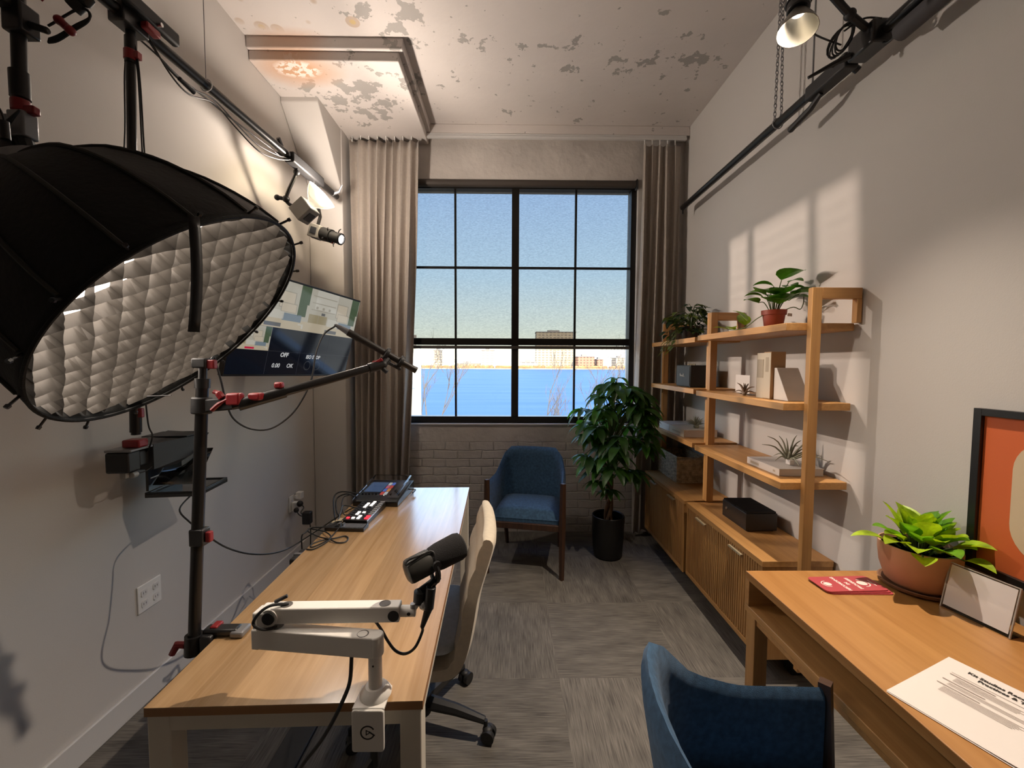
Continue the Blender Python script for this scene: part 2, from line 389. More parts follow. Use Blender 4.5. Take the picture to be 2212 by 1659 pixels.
def shader_carpet():
    m = bpy.data.materials.new('carpet_tiles'); m.use_nodes = True; nt = m.node_tree; b = nt.nodes['Principled BSDF']; L = nt.links.new
    g = nd(nt, 'ShaderNodeNewGeometry'); P = g.outputs['Position']; s = nd(nt, 'ShaderNodeSeparateXYZ')
    o0 = at(1184, 1302, Z=0); o1 = at(1203, 1458, Z=0); T = .6096
    of = nd(nt, 'ShaderNodeVectorMath', operation='SUBTRACT'); L(P, of.inputs[0]); of.inputs[1].default_value = ((o0.x+o1.x)/2-T*20, o0.y-T*20, 0)
    L(of.outputs[0], s.inputs[0])
    def op(o, a, c):
        q = nd(nt, 'ShaderNodeMath', operation=o)
        for i, x in enumerate((a, c)):
            if isinstance(x, (int, float)): q.inputs[i].default_value = x
            else: L(x, q.inputs[i])
        return q.outputs[0]
    fx = op('FLOOR', op('DIVIDE', s.outputs['X'], T), 0); fy = op('FLOOR', op('DIVIDE', s.outputs['Y'], T), 0)
    par = op('MODULO', op('ADD', fx, fy), 2)
    cb = nd(nt, 'ShaderNodeCombineXYZ'); L(fx, cb.inputs[0]); L(fy, cb.inputs[1])
    wn = nd(nt, 'ShaderNodeTexWhiteNoise', noise_dimensions='2D'); L(cb.outputs[0], wn.inputs['Vector'])
    outs = []
    for sc in ((260, 9, 1), (9, 260, 1)):
        mp = nd(nt, 'ShaderNodeMapping'); mp.inputs['Scale'].default_value = sc; L(P, mp.inputs[0])
        n = nd(nt, 'ShaderNodeTexNoise'); n.inputs['Scale'].default_value = 1; n.inputs['Detail'].default_value = 3; L(mp.outputs[0], n.inputs['Vector'])
        mp2 = nd(nt, 'ShaderNodeMapping'); mp2.inputs['Scale'].default_value = (5, 16, 1) if sc[0] < sc[1] else (16, 5, 1); L(P, mp2.inputs[0])
        n2 = nd(nt, 'ShaderNodeTexNoise'); n2.inputs['Scale'].default_value = 1; n2.inputs['Detail'].default_value = 5; L(mp2.outputs[0], n2.inputs['Vector'])
        outs.append(op('ADD', op('MULTIPLY', n.outputs[0], .62), op('MULTIPLY', n2.outputs[0], .38)))
    mx = nd(nt, 'ShaderNodeMix', data_type='FLOAT'); L(par, mx.inputs[0]); L(outs[0], mx.inputs[2]); L(outs[1], mx.inputs[3])
    r = nd(nt, 'ShaderNodeValToRGB'); r.color_ramp.elements[0].position = .34; r.color_ramp.elements[1].position = .66
    r.color_ramp.elements[0].color = (.085, .079, .072, 1); r.color_ramp.elements[1].color = (.235, .216, .190, 1); L(mx.outputs[0], r.inputs[0])
    sc = nd(nt, 'ShaderNodeVectorMath', operation='SCALE'); L(r.outputs[0], sc.inputs[0])
    mr = nd(nt, 'ShaderNodeMapRange'); mr.inputs['To Min'].default_value = .88; mr.inputs['To Max'].default_value = 1.1; L(wn.outputs['Value'], mr.inputs[0]); L(mr.outputs[0], sc.inputs['Scale'])
    L(sc.outputs[0], b.inputs['Base Color']); b.inputs['Roughness'].default_value = .95; b.inputs['Specular IOR Level'].default_value = .1
    bp = nd(nt, 'ShaderNodeBump'); bp.inputs['Strength'].default_value = .5; bp.inputs['Distance'].default_value = .004
    L(mx.outputs[0], bp.inputs['Height']); L(bp.outputs[0], b.inputs['Normal'])
    return m
M_CARPET = shader_carpet()

# ------------------------------------------------------------------ room shell
XL, XR, YB, YN, ZC = -1.57, 1.49, 3.55, -2.6, 3.42
WX0, WX1, WZ0, WZ1 = -.97, 1.10, .957, 3.02
struct(MB().box(XL-.2, XR+.2, YN-.2, YB+.3, -.15, 0).build('floor', M_CARPET, sharp=0))
c_ = MB().box(XL-.2, XR+.2, YN-.2, YB+.3, ZC, ZC+.2)
struct(c_.build('ceiling', M_CEIL, sharp=0))
sl = MB().box(XL, -.635, 2.575, YB, 3.355, ZC+.02).box(XL, -.665, 2.60, YB, 3.30, 3.36)
struct(sl.build('ceiling_slab', M_CEIL, bevel=.006))
struct(MB().box(XL-.2, XL, YN-.2, YB+.3, 0, ZC).build('wall_left', M_WALL, sharp=0))
struct(MB().box(XR, XR+.2, YN-.2, YB+.3, 0, ZC).build('wall_right', M_WALL, sharp=0))
struct(MB().box(XL, XR, YN-.2, YN, 0, ZC).build('wall_near', M_WALL, sharp=0))
wb = MB().box(XL, WX0, YB, YB+.3, 0, ZC).box(WX1, XR, YB, YB+.3, 0, ZC).box(WX0, WX1, YB, YB+.3, 0, WZ0).box(WX0, WX1, YB, YB+.3, WZ1, ZC)
struct(wb.build('wall_back', M_WBACK, sharp=0))
struct(MB().box(XL, XR, YB-.09, YB, 3.345, ZC).build('beam_back', M_CEIL, bevel=.004))
struct(MB().box(XL, -1.305, 3.33, YB, 0, 3.31).build('column_back', M_WALL, bevel=.008))
hn = MB().prism([(2.945, 3.31), (3.34, 3.31), (3.34, 2.83), (2.945, 3.27)], XL, -1.312, frame((0, 0, 0), (0, 1, 0), (0, 0, 1), (1, 0, 0)))
struct(hn.build('column_haunch', M_WALL, bevel=.006))
struct(MB().box(XL, XL+.014, YN, 3.33, 0, .108).build('baseboard_left', M_TRIMW, bevel=.004))
struct(MB().box(XR-.014, XR, YN, YB, 0, .108).build('baseboard_right', M_TRIMW, bevel=.004))

# ------------------------------------------------------------------ window
M_FRAME = mat('bronze_window_frame', (.012, .010, .009), .4)
M_GLASS = clear('window_glass', (.97, .985, .98), .05, .0)
win = struct(thing('window_1', 'dark framed gridded window over the brick sill wall', 'window', (0, 3.6, WZ0)))
fy0, fy1 = 3.585, 3.66
fr = MB().box(WX0, WX0+.045, fy0, fy1, WZ0, WZ1).box(WX1-.045, WX1, fy0, fy1, WZ0, WZ1).box(WX0+.045, WX1-.045, fy0, fy1, WZ0, WZ0+.055).box(WX0+.045, WX1-.045, fy0, fy1, WZ1-.06, WZ1)
fr.build('frame', M_FRAME, win, bevel=.003)
MB().box(.064-.031, .064+.031, fy0-.004, fy1, WZ0+.055, WZ1-.06).build('mullion', M_FRAME, win, bevel=.003)
MB().box(WX0+.045, .033, fy0, fy1-.01, 1.636, 1.692).box(.095, WX1-.045, fy0, fy1-.01, 1.636, 1.692).build('transom', M_FRAME, win, bevel=.003)
mt = MB()
for x in (-.452, .584): mt.box(x-.0085, x+.0085, 3.60, 3.63, WZ0+.05, WZ1-.05)
mt.box(WX0+.04, WX1-.04, 3.602, 3.628, 2.292, 2.309)
mt.build('muntins', M_FRAME, win)
MB().add([(WX0+.04, 3.636, WZ0+.05), (WX1-.04, 3.636, WZ0+.05), (WX1-.04, 3.636, WZ1-.05), (WX0+.04, 3.636, WZ1-.05)], [(0, 1, 2, 3)]).build('glass', M_GLASS, win, sharp=0)
MB().box(WX0-.02, WX1+.02, 3.66, 3.86, WZ0-.06, WZ0+.03).build('outer_sill', mat('outer_sill', (.8, .8, .78), .6), win, bevel=.004)
struct(MB().box(WX0, WX1, YB-.012, 3.586, WZ0-.016, WZ0).build('trim_1', M_TRIMW, bevel=.004))

def shade_mat():
    m = bpy.data.materials.new('solar_screen_cloth'); m.use_nodes = True; nt = m.node_tree; nt.nodes.clear(); L = nt.links.new
    o = nd(nt, 'ShaderNodeOutputMaterial'); t = nd(nt, 'ShaderNodeBsdfTransparent'); d = nd(nt, 'ShaderNodeBsdfDiffuse'); d.inputs[0].default_value = (.016, .014, .012, 1)
    g = nd(nt, 'ShaderNodeNewGeometry'); mp = nd(nt, 'ShaderNodeMapping'); mp.inputs['Scale'].default_value = (60, 1, 160); L(g.outputs['Position'], mp.inputs[0])
    n = nd(nt, 'ShaderNodeTexNoise'); n.inputs['Scale'].default_value = 1; n.inputs['Detail'].default_value = 3; L(mp.outputs[0], n.inputs['Vector'])
    r = nd(nt, 'ShaderNodeValToRGB'); r.color_ramp.elements[0].color = (.145, .148, .151, 1); r.color_ramp.elements[1].color = (.21, .21, .207, 1)
    r.color_ramp.elements[0].position = .2; r.color_ramp.elements[1].position = .8; L(n.outputs[0], r.inputs[0]); L(r.outputs[0], t.inputs[0])
    a = nd(nt, 'ShaderNodeAddShader'); L(t.outputs[0], a.inputs[0]); L(d.outputs[0], a.inputs[1]); L(a.outputs[0], o.inputs[0]); return m
sh = thing('roller_shade', 'dark see-through roller shade half lowered over the window', 'window shade', (0, 3.565, WZ1))
M_BRN = mat('shade_brown', (.05, .04, .033), .6)
MB().cyl((WX0+.06, 3.545, WZ1-.035), (WX1-.03, 3.545, WZ1-.035), .030, n=24).build('roller', M_BRN, sh)
MB().add([(WX0+.13, 3.568, 1.625), (WX1-.048, 3.568, 1.625), (WX1-.048, 3.568, WZ1-.04), (WX0+.13, 3.568, WZ1-.04)], [(0, 1, 2, 3)]).build('screen_cloth', shade_mat(), sh, sharp=0)
MB().box(WX0+.125, WX1-.046, 3.563, 3.573, 1.600, 1.626).build('hem_bar', M_BRN, sh, bevel=.003)
for x in (WX0+.04, WX1-.025): MB().box(x, x+.012, 3.515, 3.575, WZ1-.075, WZ1).build('bracket', M_BLK, sh, bevel=.002)

# ------------------------------------------------------------------ curtains
M_CURT = fabric('linen_curtain', (.40, .35, .305), 500, .3, .06, .3)
def curtain(name, label, xs_top, xs_bot, folds, seed, ztop, zbot, y0, amp, edge_in=0):
    rnd = random.Random(seed); rows = []
    ph = [rnd.uniform(0, 6.28) for _ in range(6)]
    NZ, NX = 44, folds*14
    for i in range(NZ+1):
        t = i/NZ; z = ztop+(zbot-ztop)*t; row = []
        a = xs_top[0]+(xs_bot[0]-xs_top[0])*t; b = xs_top[1]+(xs_bot[1]-xs_top[1])*t
        for j in range(NX+1):
            u = j/NX
            uu = u + .018*math.sin(2*math.pi*(1.3*u+.55*t)+ph[0]) + .010*math.sin(2*math.pi*(3.1*u-.8*t)+ph[1])
            w = 2*math.pi*folds*uu
            am = amp*(.55+.45*min(1, t*3))*(1+.35*math.sin(2*math.pi*(1.7*u+.4*t)+ph[2]))
            y = y0 - am*math.sin(w) - .3*am*math.sin(2*w+ph[3]+2*t) - .012*math.sin(2*math.pi*2*u+ph[4])*t
            x = a+(b-a)*u + .35*am*math.cos(w)
            row.append((x, y, z))
        rows.append(row)
    root = thing(name, label, 'curtain', ((xs_bot[0]+xs_bot[1])/2, y0, zbot))
    MB().grid(rows).build('curtain_panel', M_CURT, root, sharp=0, solid=.004).data.polygons.foreach_set('use_smooth', [True]*(NZ*NX))
    for k in range(folds):
        u = (k+.25)/folds; x = xs_top[0]+(xs_top[1]-xs_top[0])*u
        MB().box(x-.003, x+.003, y0-.006, y0+.004, ztop-.01, ztop+.045).build('hook', M_WHITE, root)
    return root
curtain('curtain', 'left grey linen curtain hanging beside the wall screen', (-1.275, -.73), (-1.275, -.86), 8, 4, 3.265, .012, 3.43, .036)
curtain('curtain', 'right grey linen curtain hanging behind the leafy floor plant', (1.10, 1.415), (1.06, 1.39), 5, 9, 3.265, .03, 3.462, .034)
trk = thing('curtain_track', 'white curtain track fixed under the back ceiling beam', 'curtain track', (0, 3.47, 3.32))
MB().box(-1.30, 1.46, 3.455, 3.485, 3.312, 3.345).build('rail', M_TRIMW, trk, bevel=.002)
MB().box(-1.30, 1.46, 3.449, 3.455, 3.306, 3.325).build('lip', M_TRIMW, trk)

# ------------------------------------------------------------------ long table on the left
TB0, TB1 = Vector((-.775, .852, 0)), Vector((-.184, .846, 0))
TBa = math.atan2(.042, 1.562)                      # the table stands slightly turned
tbl = thing('table', 'long light wood top table on cream steel legs by the left wall', 'table', (-.775, .852, 0), TBa)
TW, TL, TH = .592, 1.552, .74
M0 = Matrix.Translation((-.775, .852, 0)) @ Matrix.Rotation(TBa, 4, 'Z')
def T(mb): mb.v = [M0 @ v for v in mb.v]; return mb
def TP(u, v, z=.74): return M0 @ Vector((u, v, z))
T(MB().box(0, TW, 0, TL, TH-.002, TH)).build('tabletop', M_TABLE, tbl)
T(MB().box(0, TW, 0, TL, TH-.020, TH-.002)).build('edge_band', M_EDGE, tbl)
lg = .048
fm = MB().box(lg, TW-lg, .004, .004+lg*.8, TH-.056, TH-.020).box(lg, TW-lg, TL-.044, TL-.004, TH-.056, TH-.020)
fm.box(.004, .044, lg, TL-lg, TH-.056, TH-.020).box(TW-.044, TW-.004, lg, TL-lg, TH-.056, TH-.020)
T(fm).build('frame', M_CREAMM, tbl, bevel=.002)
for u in (.003, TW-lg-.003):
    for v in (.003, TL-lg-.003):
        T(MB().box(u, u+lg, v, v+lg, 0, TH-.020)).build('leg', M_CREAMM, tbl, bevel=.003)

# ------------------------------------------------------------------ desk on the right
dsk = thing('desk', 'oak writing desk with open cubby against the right wall', 'desk', (1.16, .5, 0))
DX0, DX1, DY0, DY1, DZ = .862, 1.475, -.12, 1.440, .736
MB().box(DX0, DX1, DY0, DY1, DZ-.028, DZ).build('desktop', M_DESK, dsk, bevel=.002)
MB().box(DX0, DX1, DY0, DY1, .592, .616).build('lower_board', M_OAK_Y, dsk, bevel=.002)
for y in (DY1-.022, DY0): MB().box(DX0, DX1, y, y+.022, .616, DZ-.028).build('side_panel', M_OAK_X, dsk, bevel=.001)
MB().box(DX1-.02, DX1, DY0+.022, DY1-.022, .616, DZ-.028).build('back_panel', M_OAK_Y, dsk)
for x in (DX0+.004, DX1-.052):
    for y in (DY1-.056, DY0+.004):
        MB().box(x, x+.048, y, y+.048, 0, .592).build('leg', M_OAK_Z, dsk, bevel=.002)
MB().box(DX0+.05, DX1-.052, DY1-.05, DY1-.012, .545, .592).box(DX0+.01, DX0+.04, DY0+.05, DY1-.056, .567, .592).build('apron', M_OAK_X, dsk)
dw = MB().box(DX0+.012, DX0+.03, .16, .73, .620, DZ-.032).box(DX0+.03, DX1-.04, .735, .75, .616, DZ-.028)
dw.build('drawer', M_OAK_Y, dsk, bevel=.001)

# ------------------------------------------------------------------ low cabinets and open shelving on the right
def cabinet(label, y0, y1, z0, z1):
    x0, x1 = 1.155, 1.476
    c = thing('sideboard', label, 'cabinet', (1.31, (y0+y1)/2, z0), 0, 'low cabinets along the right wall')
    b = MB().box(x0+.012, x1, y0+.004, y0+.026, z0, z1-.028).box(x0+.012, x1, y1-.026, y1-.004, z0, z1-.028).box(x0+.012, x1, y0+.026, y1-.026, z0, z0+.024)
    b.box(x1-.014, x1, y0+.026, y1-.026, z0+.024, z1-.028)
    b.build('body', M_OAK_Z, c, bevel=.002)
    MB().box(x0-.004, x1, y0, y1, z1-.028, z1).build('top', M_OAK_Y, c, bevel=.002)
    MB().box(x0, x0+.012, y0+.004, y1-.004, z0-.002, z0+.022).build('bottom_rail', M_OAK_Y, c)
    MB().box(x0, x0+.014, y0+.004, y0+.022, z0+.022, z1-.028).build('stile', M_OAK_Z, c)
    MB().box(x0, x0+.014, y1-.022, y1-.004, z0+.022, z1-.028).build('stile', M_OAK_Z, c)
    ym = (y0+y1)/2
    for k, (a, b_) in enumerate(((y0+.024, ym-.002), (ym+.002, y1-.024))):
        d = MB(); n = int((b_-a)/.019); w = (b_-a)/n
        d.box(x0+.010, x0+.018, a, b_, z0+.026, z1-.032)
        for i in range(n): d.box(x0+.001, x0+.010, a+i*w+.0030, a+(i+1)*w-.0030, z0+.026, z1-.032)
        do = d.build('door', M_OAK_Z, c, bevel=.0012, seg=1)
        yc = a+(b_-a)*.52
        MB().box(x0-.014, x0+.002, yc-.058, yc+.058, z1-.046, z1-.043).box(x0-.014, x0-.011, yc-.058, yc+.058, z1-.052, z1-.043).build('handle', M_BRASS, do, bevel=.0008, seg=1)
    for y in (y0+.10, y1-.10):
        MB().box(x1-.12, x1-.02, y-.03, y+.03, 0, z0).build('foot', M_BLK, c, bevel=.003)
    return c
cabinet('oak sideboard with slatted doors nearer the desk, holding the black amplifier', 1.80, 2.590, .128, .592)
cabinet('oak sideboard with slatted doors nearer the window, holding the woven basket', 2.628, 3.385, .112, .590)
def shelves(label, y0, y1, ya, yb, zs):
    s = thing('shelving_unit', label, 'shelves', (1.33, (y0+y1)/2, .59), 0, 'open oak shelving above the cabinets')
    for y in (ya, yb):
        MB().box(1.272, 1.314, y, y+.026, .60 if y > 2 else .13, 1.80).build('post', M_OAK_Z, s, bevel=.0015)
        MB().box(1.314, 1.482, y, y+.026, 1.754, 1.80).build('top_bar', M_OAK_X, s, bevel=.0015)
        MB().box(1.462, 1.482, y, y+.026, zs[0], 1.754).build('wall_leg', M_OAK_Z, s, bevel=.001)
    for z in zs: MB().box(1.187, 1.478, y0, y1, z-.032, z).build('shelf', M_OAK_Y, s, bevel=.0015)
    return s
SZ = (1.655, 1.312, .966)
shelves('open oak shelves nearer the desk, with the red plant pot on top', 1.752, 2.575, 1.722, 2.560+.016, SZ)
shelves('open oak shelves nearer the window, with the dark trailing plant on top', 2.612, 3.385, 2.604-.001, 3.355, (1.648, 1.318, .972))

# ------------------------------------------------------------------ blue armchairs (built at the origin, facing -Y)
def armchair(label):
    a = thing('armchair', label, 'chair', (0, 0, 0), 0, 'blue upholstered armchairs')
    # shell of the back and the two arms: a bent padded band
    def ring(z, t):      # plan outline of the inner face from the left arm front round to the right arm front
        pts = []
        for k in range(33):
            u = k/32
            if u < .34: q = u/.34; x = -.262+.012*q; y = -.235+.33*q
            elif u > .66: q = (1-u)/.34; x = .262-.012*q; y = -.235+.33*q
            else:
                an = math.pi*(1-(u-.34)/.32); x = .25*math.cos(an); y = .095+.105*(abs(math.sin(an))**.72)
            pts.append((u, x, y))
        return pts
    base = ring(0, 0); rows_i = []; rows_o = []
    for i in range(15):
        t = i/14; ri = []; ro = []
        for (u, x, y) in base:
            c = max(0, min(1, (u-.20)/.16)); d = max(0, min(1, (.80-u)/.16)); w = min(c, d); w = w*w*(3-2*w)
            c2 = max(0, min(1, (u-.33)/.07)); d2 = max(0, min(1, (.67-u)/.07)); w2 = min(c2, d2); w2 = w2*w2*(3-2*w2)
            ztop = .650+.028*w+.130*w2; zlo = .36
            z = zlo+(ztop-zlo)*t
            lean = max(0, z-.45)*.17*w2; th = .028+.016*w2
            nx, ny = (x/.26, max(0, (y-.0)/.25)*w2*1.2)
            l = math.hypot(nx, ny) or 1; nx /= l; ny /= l
            e = math.sin(min(1, (1-t)/.12)*math.pi/2) if t > .88 else 1
            hx, hy = nx*th*.5, ny*th*.5
            xx = x*(1-.10*w2*max(0, (t-.6)/.4)); yy = y+lean
            ri.append((xx-hx*e, yy-hy*e, z)); ro.append((xx+hx*e, yy+hy*e, z))
        rows_i.append(ri); rows_o.append(ro)
    rows = rows_i + rows_o[::-1] + [rows_i[0]]
    sh = MB().grid(rows)
    n = len(base); m = len(rows)-1
    sh.add([rows[i][0] for i in range(m)], [tuple(range(m))]); sh.add([rows[i][n-1] for i in range(m)], [tuple(range(m-1, -1, -1))])
    sh.build('backrest', M_BLUE, a, sharp=60)
    # seat pad
    st = MB(); rows = []
    for i in range(13):
        row = []
        for j in range(13):
            u, v = i/12*2-1, j/12*2-1
            e = (1-abs(u)**6)*(1-abs(v)**6)
            row.append((u*.238, -.235+(v+1)/2*.41, .395+.062*e**.4+.012*(1-u*u)*(1-v*v)))
        rows.append(row)
    st.grid(rows).box(-.236, .236, -.232, .172, .365, .398)
    st.build('seat', M_BLUE, a, sharp=60)
    for sx in (-1, 1):
        MB().tube([(sx*.262, -.262, 0), (sx*.264, -.258, .36), (sx*.266, -.245, .662)], [.017, .023, .019], 4).build('front_leg', M_WALNUT, a, sharp=20)
        MB().tube([(sx*.215, .250, 0), (sx*.225, .165, .36)], [.015, .021], 4).build('back_leg', M_WALNUT, a, sharp=20)
    MB().box(-.25, .25, -.25, -.225, .325, .368).box(-.235, .235, .165, .19, .32, .366).box(-.262, -.238, -.24, .18, .325, .368).box(.238, .262, -.24, .18, .325, .368).build('seat_rail', M_WALNUT, a, bevel=.003)
    return a
ac = armchair('blue armchair with dark wood legs standing under the window')
ac.location = (.166, 3.045, 0); ac.rotation_euler = (0, 0, R(-11))
copy_tree(ac, 'blue armchair seen from behind, pulled up to the oak desk', (.560, .765, 0), R(86))

# ------------------------------------------------------------------ office chair at the table
oc = thing('office_chair', 'cream upholstered swivel chair tucked under the long table', 'chair', (-.345, 1.615, 0), 0)
def padrow(t, yc, hw):
    return None
bk = MB(); rows = []
NT, NW = 40, 9
prof = [(-.40, .392), (-.30, .380), (-.225, .380), (-.180, .402), (-.152, .465), (-.132, .56), (-.115, .66), (-.092, .74), (-.068, .82), (-.058, .862)]
pr = spline([(p[0], 0, p[1]) for p in prof], 5)
inner = []; outer = []
for i, p in enumerate(pr):
    q = pr[min(i+1, len(pr)-1)]-pr[max(i-1, 0)]; q.normalize(); nrm = Vector((-q.z, 0, q.x))
    t = i/(len(pr)-1)
    bump = .010*abs(math.sin(t*math.pi*7.5)) if t > .35 else .004
    th = .052*min(1, math.sqrt(max(0.02, (1-t)/.06)), math.sqrt(max(.02, t/.05)))
    ri = []; ro = []
    for j in range(NW+1):
        v = j/NW*2-1; e = .72 if j in (0, NW) else 1
        y = 1.615+v*(.222-.03*max(0, t-.55))
        cx = -.012*(1-v*v)-.02*0
        sk = (1-v)*.014
        ri.append(Vector((p.x-.02+cx*-1+sk-.012, y, p.z))+nrm*(th*.5*e+bump*e)); ro.append(Vector((p.x-.02+cx*-1+sk-.012, y, p.z))-nrm*th*.5*e)
    inner.append(ri); outer.append(ro)
rows = inner+outer[::-1]+[inner[0]]
bk.grid(rows); m = len(rows)-1
bk.add([rows[i][0] for i in range(m)], [tuple(range(m))]); bk.add([rows[i][NW] for i in range(m)], [tuple(range(m-1, -1, -1))])
bk.build('backrest', M_CREAMF, oc, sharp=70, bevel=0)
sm = MB().prism(rrect(.42, .43, .06), .445, .475, Matrix.Translation((-.39, 1.615, 0)))
sm.build('seat', M_DAYLITF, oc, bevel=.012, seg=3)
MB().cyl((-.345, 1.615, .10), (-.345, 1.615, .43), .025).cyl((-.345, 1.615, .06), (-.345, 1.615, .14), .04).box(-.43, -.26, 1.54, 1.69, .375, .405).build('column', M_BLKM, oc, bevel=.003)
for k in range(5):
    an = R(-14+72*k); d = Vector((math.cos(an), math.sin(an), 0)); c = Vector((-.345, 1.615, 0))
    MB().tube([c+d*.03+Vector((0, 0, .105)), c+d*.15+Vector((0, 0, .098)), c+d*.268+Vector((0, 0, .078))], [.028, .022, .014], 8).build('base_arm', M_BLKM, oc)
    w = MB(); e = c+d*.272; sdir = Vector((-d.y, d.x, 0))
    for s_ in (-1, 1): w.cyl(e+sdir*s_*.006+Vector((.012, -.006, .027)), e+sdir*s_*.024+Vector((.012, -.006, .027)), .026, n=18)
    w.cyl(e+Vector((0, 0, .045)), e+Vector((0, 0, .08)), .008).ball(e+Vector((.008, -.004, .046)), .017, 8, sc=(1.2, 1.2, .7))
    w.build('caster', M_BLKM, oc)
# ------------------------------------------------------------------ lighting rails
def railL(y): return Vector((-1.268-.0579*(3.08-y), y, 2.70))
XRP, ZRP = 1.385, 2.715
rl = thing('lighting_rail', 'black pipe hung along the left wall carrying lights and cables', 'pipe', railL(1.2), 0)
MB().cyl(railL(3.12), railL(-.9), .021, n=20).build('pipe', M_PIPE, rl)
wy = railL(1.90)
MB().cyl(wy+Vector((0, 0, .02)), (wy.x, wy.y, ZC), .0016, n=6).build('hanging_wire', M_GREY, rl)
MB().tube([wy+Vector((.026*math.cos(R(a)), 0, .026*math.sin(R(a)))) for a in range(0, 360, 24)], .0025, 6, closed=True).build('loop', M_WHITE, rl)
rr_ = thing('lighting_rail', 'black pipe hung by chains along the right wall', 'pipe', (XRP, 1.2, ZRP), 0)
MB().cyl((XRP, 3.32, ZRP), (XRP, -.9, ZRP), .021, n=20).build('pipe', M_PIPE, rr_)
MB().cyl((XRP, 3.318, ZRP-.018), (XRP, 3.318, ZRP-.05), .006, n=10).build('end_pin', M_BLK, rr_)
ch = MB()
for (xa, xb) in ((-.023, -.012), (.024, .010)):
    n = 34
    for k in range(n):
        t = (k+.5)/n; c = Vector((XRP+xa+(xb-xa)*t, 2.17+(.01 if xa > 0 else -.01), ZRP+.01+(ZC-ZRP-.01)*t))
        lnk = []
        for a in range(10):
            q = 2*math.pi*a/10; w = .0065*math.cos(q); h = .0135*math.sin(q)
            lnk.append(c+(Vector((w, 0, h)) if k % 2 else Vector((0, w, h))))
        ch.tube(lnk, .0021, 5, closed=True)
lo = [Vector((XRP+.026*math.cos(R(a)), 2.17, ZRP+.026*math.sin(R(a)))) for a in range(0, 360, 24)]
ch.tube(lo, .0028, 5, closed=True)
ch.build('chain', M_GREY, rr_)
MB().cyl((XRP, 1.93, ZRP), (XRP, 1.93, ZC), .004, n=8).build('hanging_rod', M_GREY, rr_)

def along(Ya, Yb, dx, dz, w, h, mb=None, left=True, mi=0):
    mb = mb or MB()
    f = railL if left else (lambda y: Vector((XRP, y, ZRP)))
    return mb.bar(f(Ya)+Vector((dx, 0, dz)), f(Yb)+Vector((dx, 0, dz)), w, h, mi)
# clamp bar on the left rail and its neighbours
g_ = thing('pipe_clamp', 'long flat black clamp lying along the left rail above its pole', 'clamp', railL(1.56), 0, 'clamps on the lighting rails')
along(1.44, 1.70, .045, .035, .028, .05).build('jaw_plate', M_BLKM, g_, bevel=.008)
along(1.50, 1.60, .0, -.005, .06, .07).build('clamp_body', M_BLK, g_, bevel=.006)
MB().cyl(railL(1.60)+Vector((.01, 0, .02)), railL(1.60)+Vector((.075, 0, .02)), .007).build('screw', M_STEEL, g_)
MB().box(-.014, .014, -.03, .03, -.012, .012, 0, Matrix.Translation(railL(1.585)+Vector((.045, 0, -.01)))).build('locking_lever', M_RED, g_, bevel=.005)
# right rail: power bar with clamp handle, big clamp with coiled cable, grey bar
g_ = thing('pipe_clamp', 'black clamp with paddle handle under the right rail', 'clamp', (XRP, 1.83, ZRP), 0, 'clamps on the lighting rails')
along(1.70, 1.93, -.008, -.012, .058, .062, left=False).build('clamp_body', M_BLKM, g_, bevel=.008)
MB().tube([(XRP-.01, 1.86, ZRP-.045), (XRP-.012, 1.92, ZRP-.075), (XRP-.014, 2.05, ZRP-.098)], [.010, .013, .015], 8).build('handle', M_BLKM, g_)
MB().cyl((XRP+.02, 1.74, ZRP-.01), (XRP+.05, 1.74, ZRP-.03), .014).build('knob', M_BLK, g_)
MB().cyl((XRP-.05, 1.76, ZRP), (XRP-.03, 1.76, ZRP), .006).build('knob', M_BLK, g_)
g_ = thing('foam_wrap', 'grey padded sleeve hanging along the right rail by the frame edge', 'sleeve', (XRP, 1.44, ZRP), 0)
MB().tube([(XRP+.0, 1.52, ZRP-.06), (XRP, 1.505, ZRP-.062), (XRP, 1.10, ZRP-.05), (XRP, 1.08, ZRP-.05)], [.012, .030, .030, .02], 14).build('sleeve', mat('grey_foam', (.07, .068, .075), .8), g_)
MB().tube(spline([(XRP, 1.52, ZRP-.06), (XRP, 1.56, ZRP-.055), (XRP-.01, 1.60, ZRP-.005)]), .004, 6).build('tie', M_CABLE, g_)

# ------------------------------------------------------------------ reflector lamp on the right rail (points down)
LR = at(1723, 52, Y=1.50); LRn = Vector((-.13, -.185, -.97)).normalized()
M_DISH = mat('reflector_inside', (.24, .23, .20), .30, metal=.7)
M_BULB = emis('led_glow', (1, .86, .74), 25)
ll = thing('reflector_lamp', 'lit lamp with clear bell reflector hanging below the right rail', 'studio light', LR, 0)
MB().lathe([(.012, -.052), (.020, -.045), (.036, -.022), (.052, .004), (.0615, .028), (.0630, .028), (.054, .003), (.038, -.026), (.022, -.052)], LR, LRn, 32, wob=lambda a, i: 1+.006*math.cos(16*a)).build('reflector', M_DISH, ll, sharp=60)
MB().lathe([(.0005, -.0445), (.017, -.0430), (.017, -.0440), (.0005, -.0455)], LR, LRn, 24).build('led', M_BULB, ll)
MB().cyl(LR-LRn*.053, LR-LRn*.085, .036, n=24).cyl(LR-LRn*.085, LR-LRn*.17, .042, n=24).build('lamp_body', M_BLK, ll, bevel=.004)
jb = LR-LRn*.12
MB().tube(spline([jb+Vector((.045, 0, 0)), jb+Vector((.10, .01, .03)), (XRP-.13, 1.57, ZRP+.05), (XRP-.03, 1.60, ZRP+.02)], 5), .013, 8).ball(jb+Vector((.10, .01, .03)), .022, 8).ball((XRP-.13, 1.57, ZRP+.05), .02, 8).build('swivel_arm', M_BLKM, ll)
kn = MB()
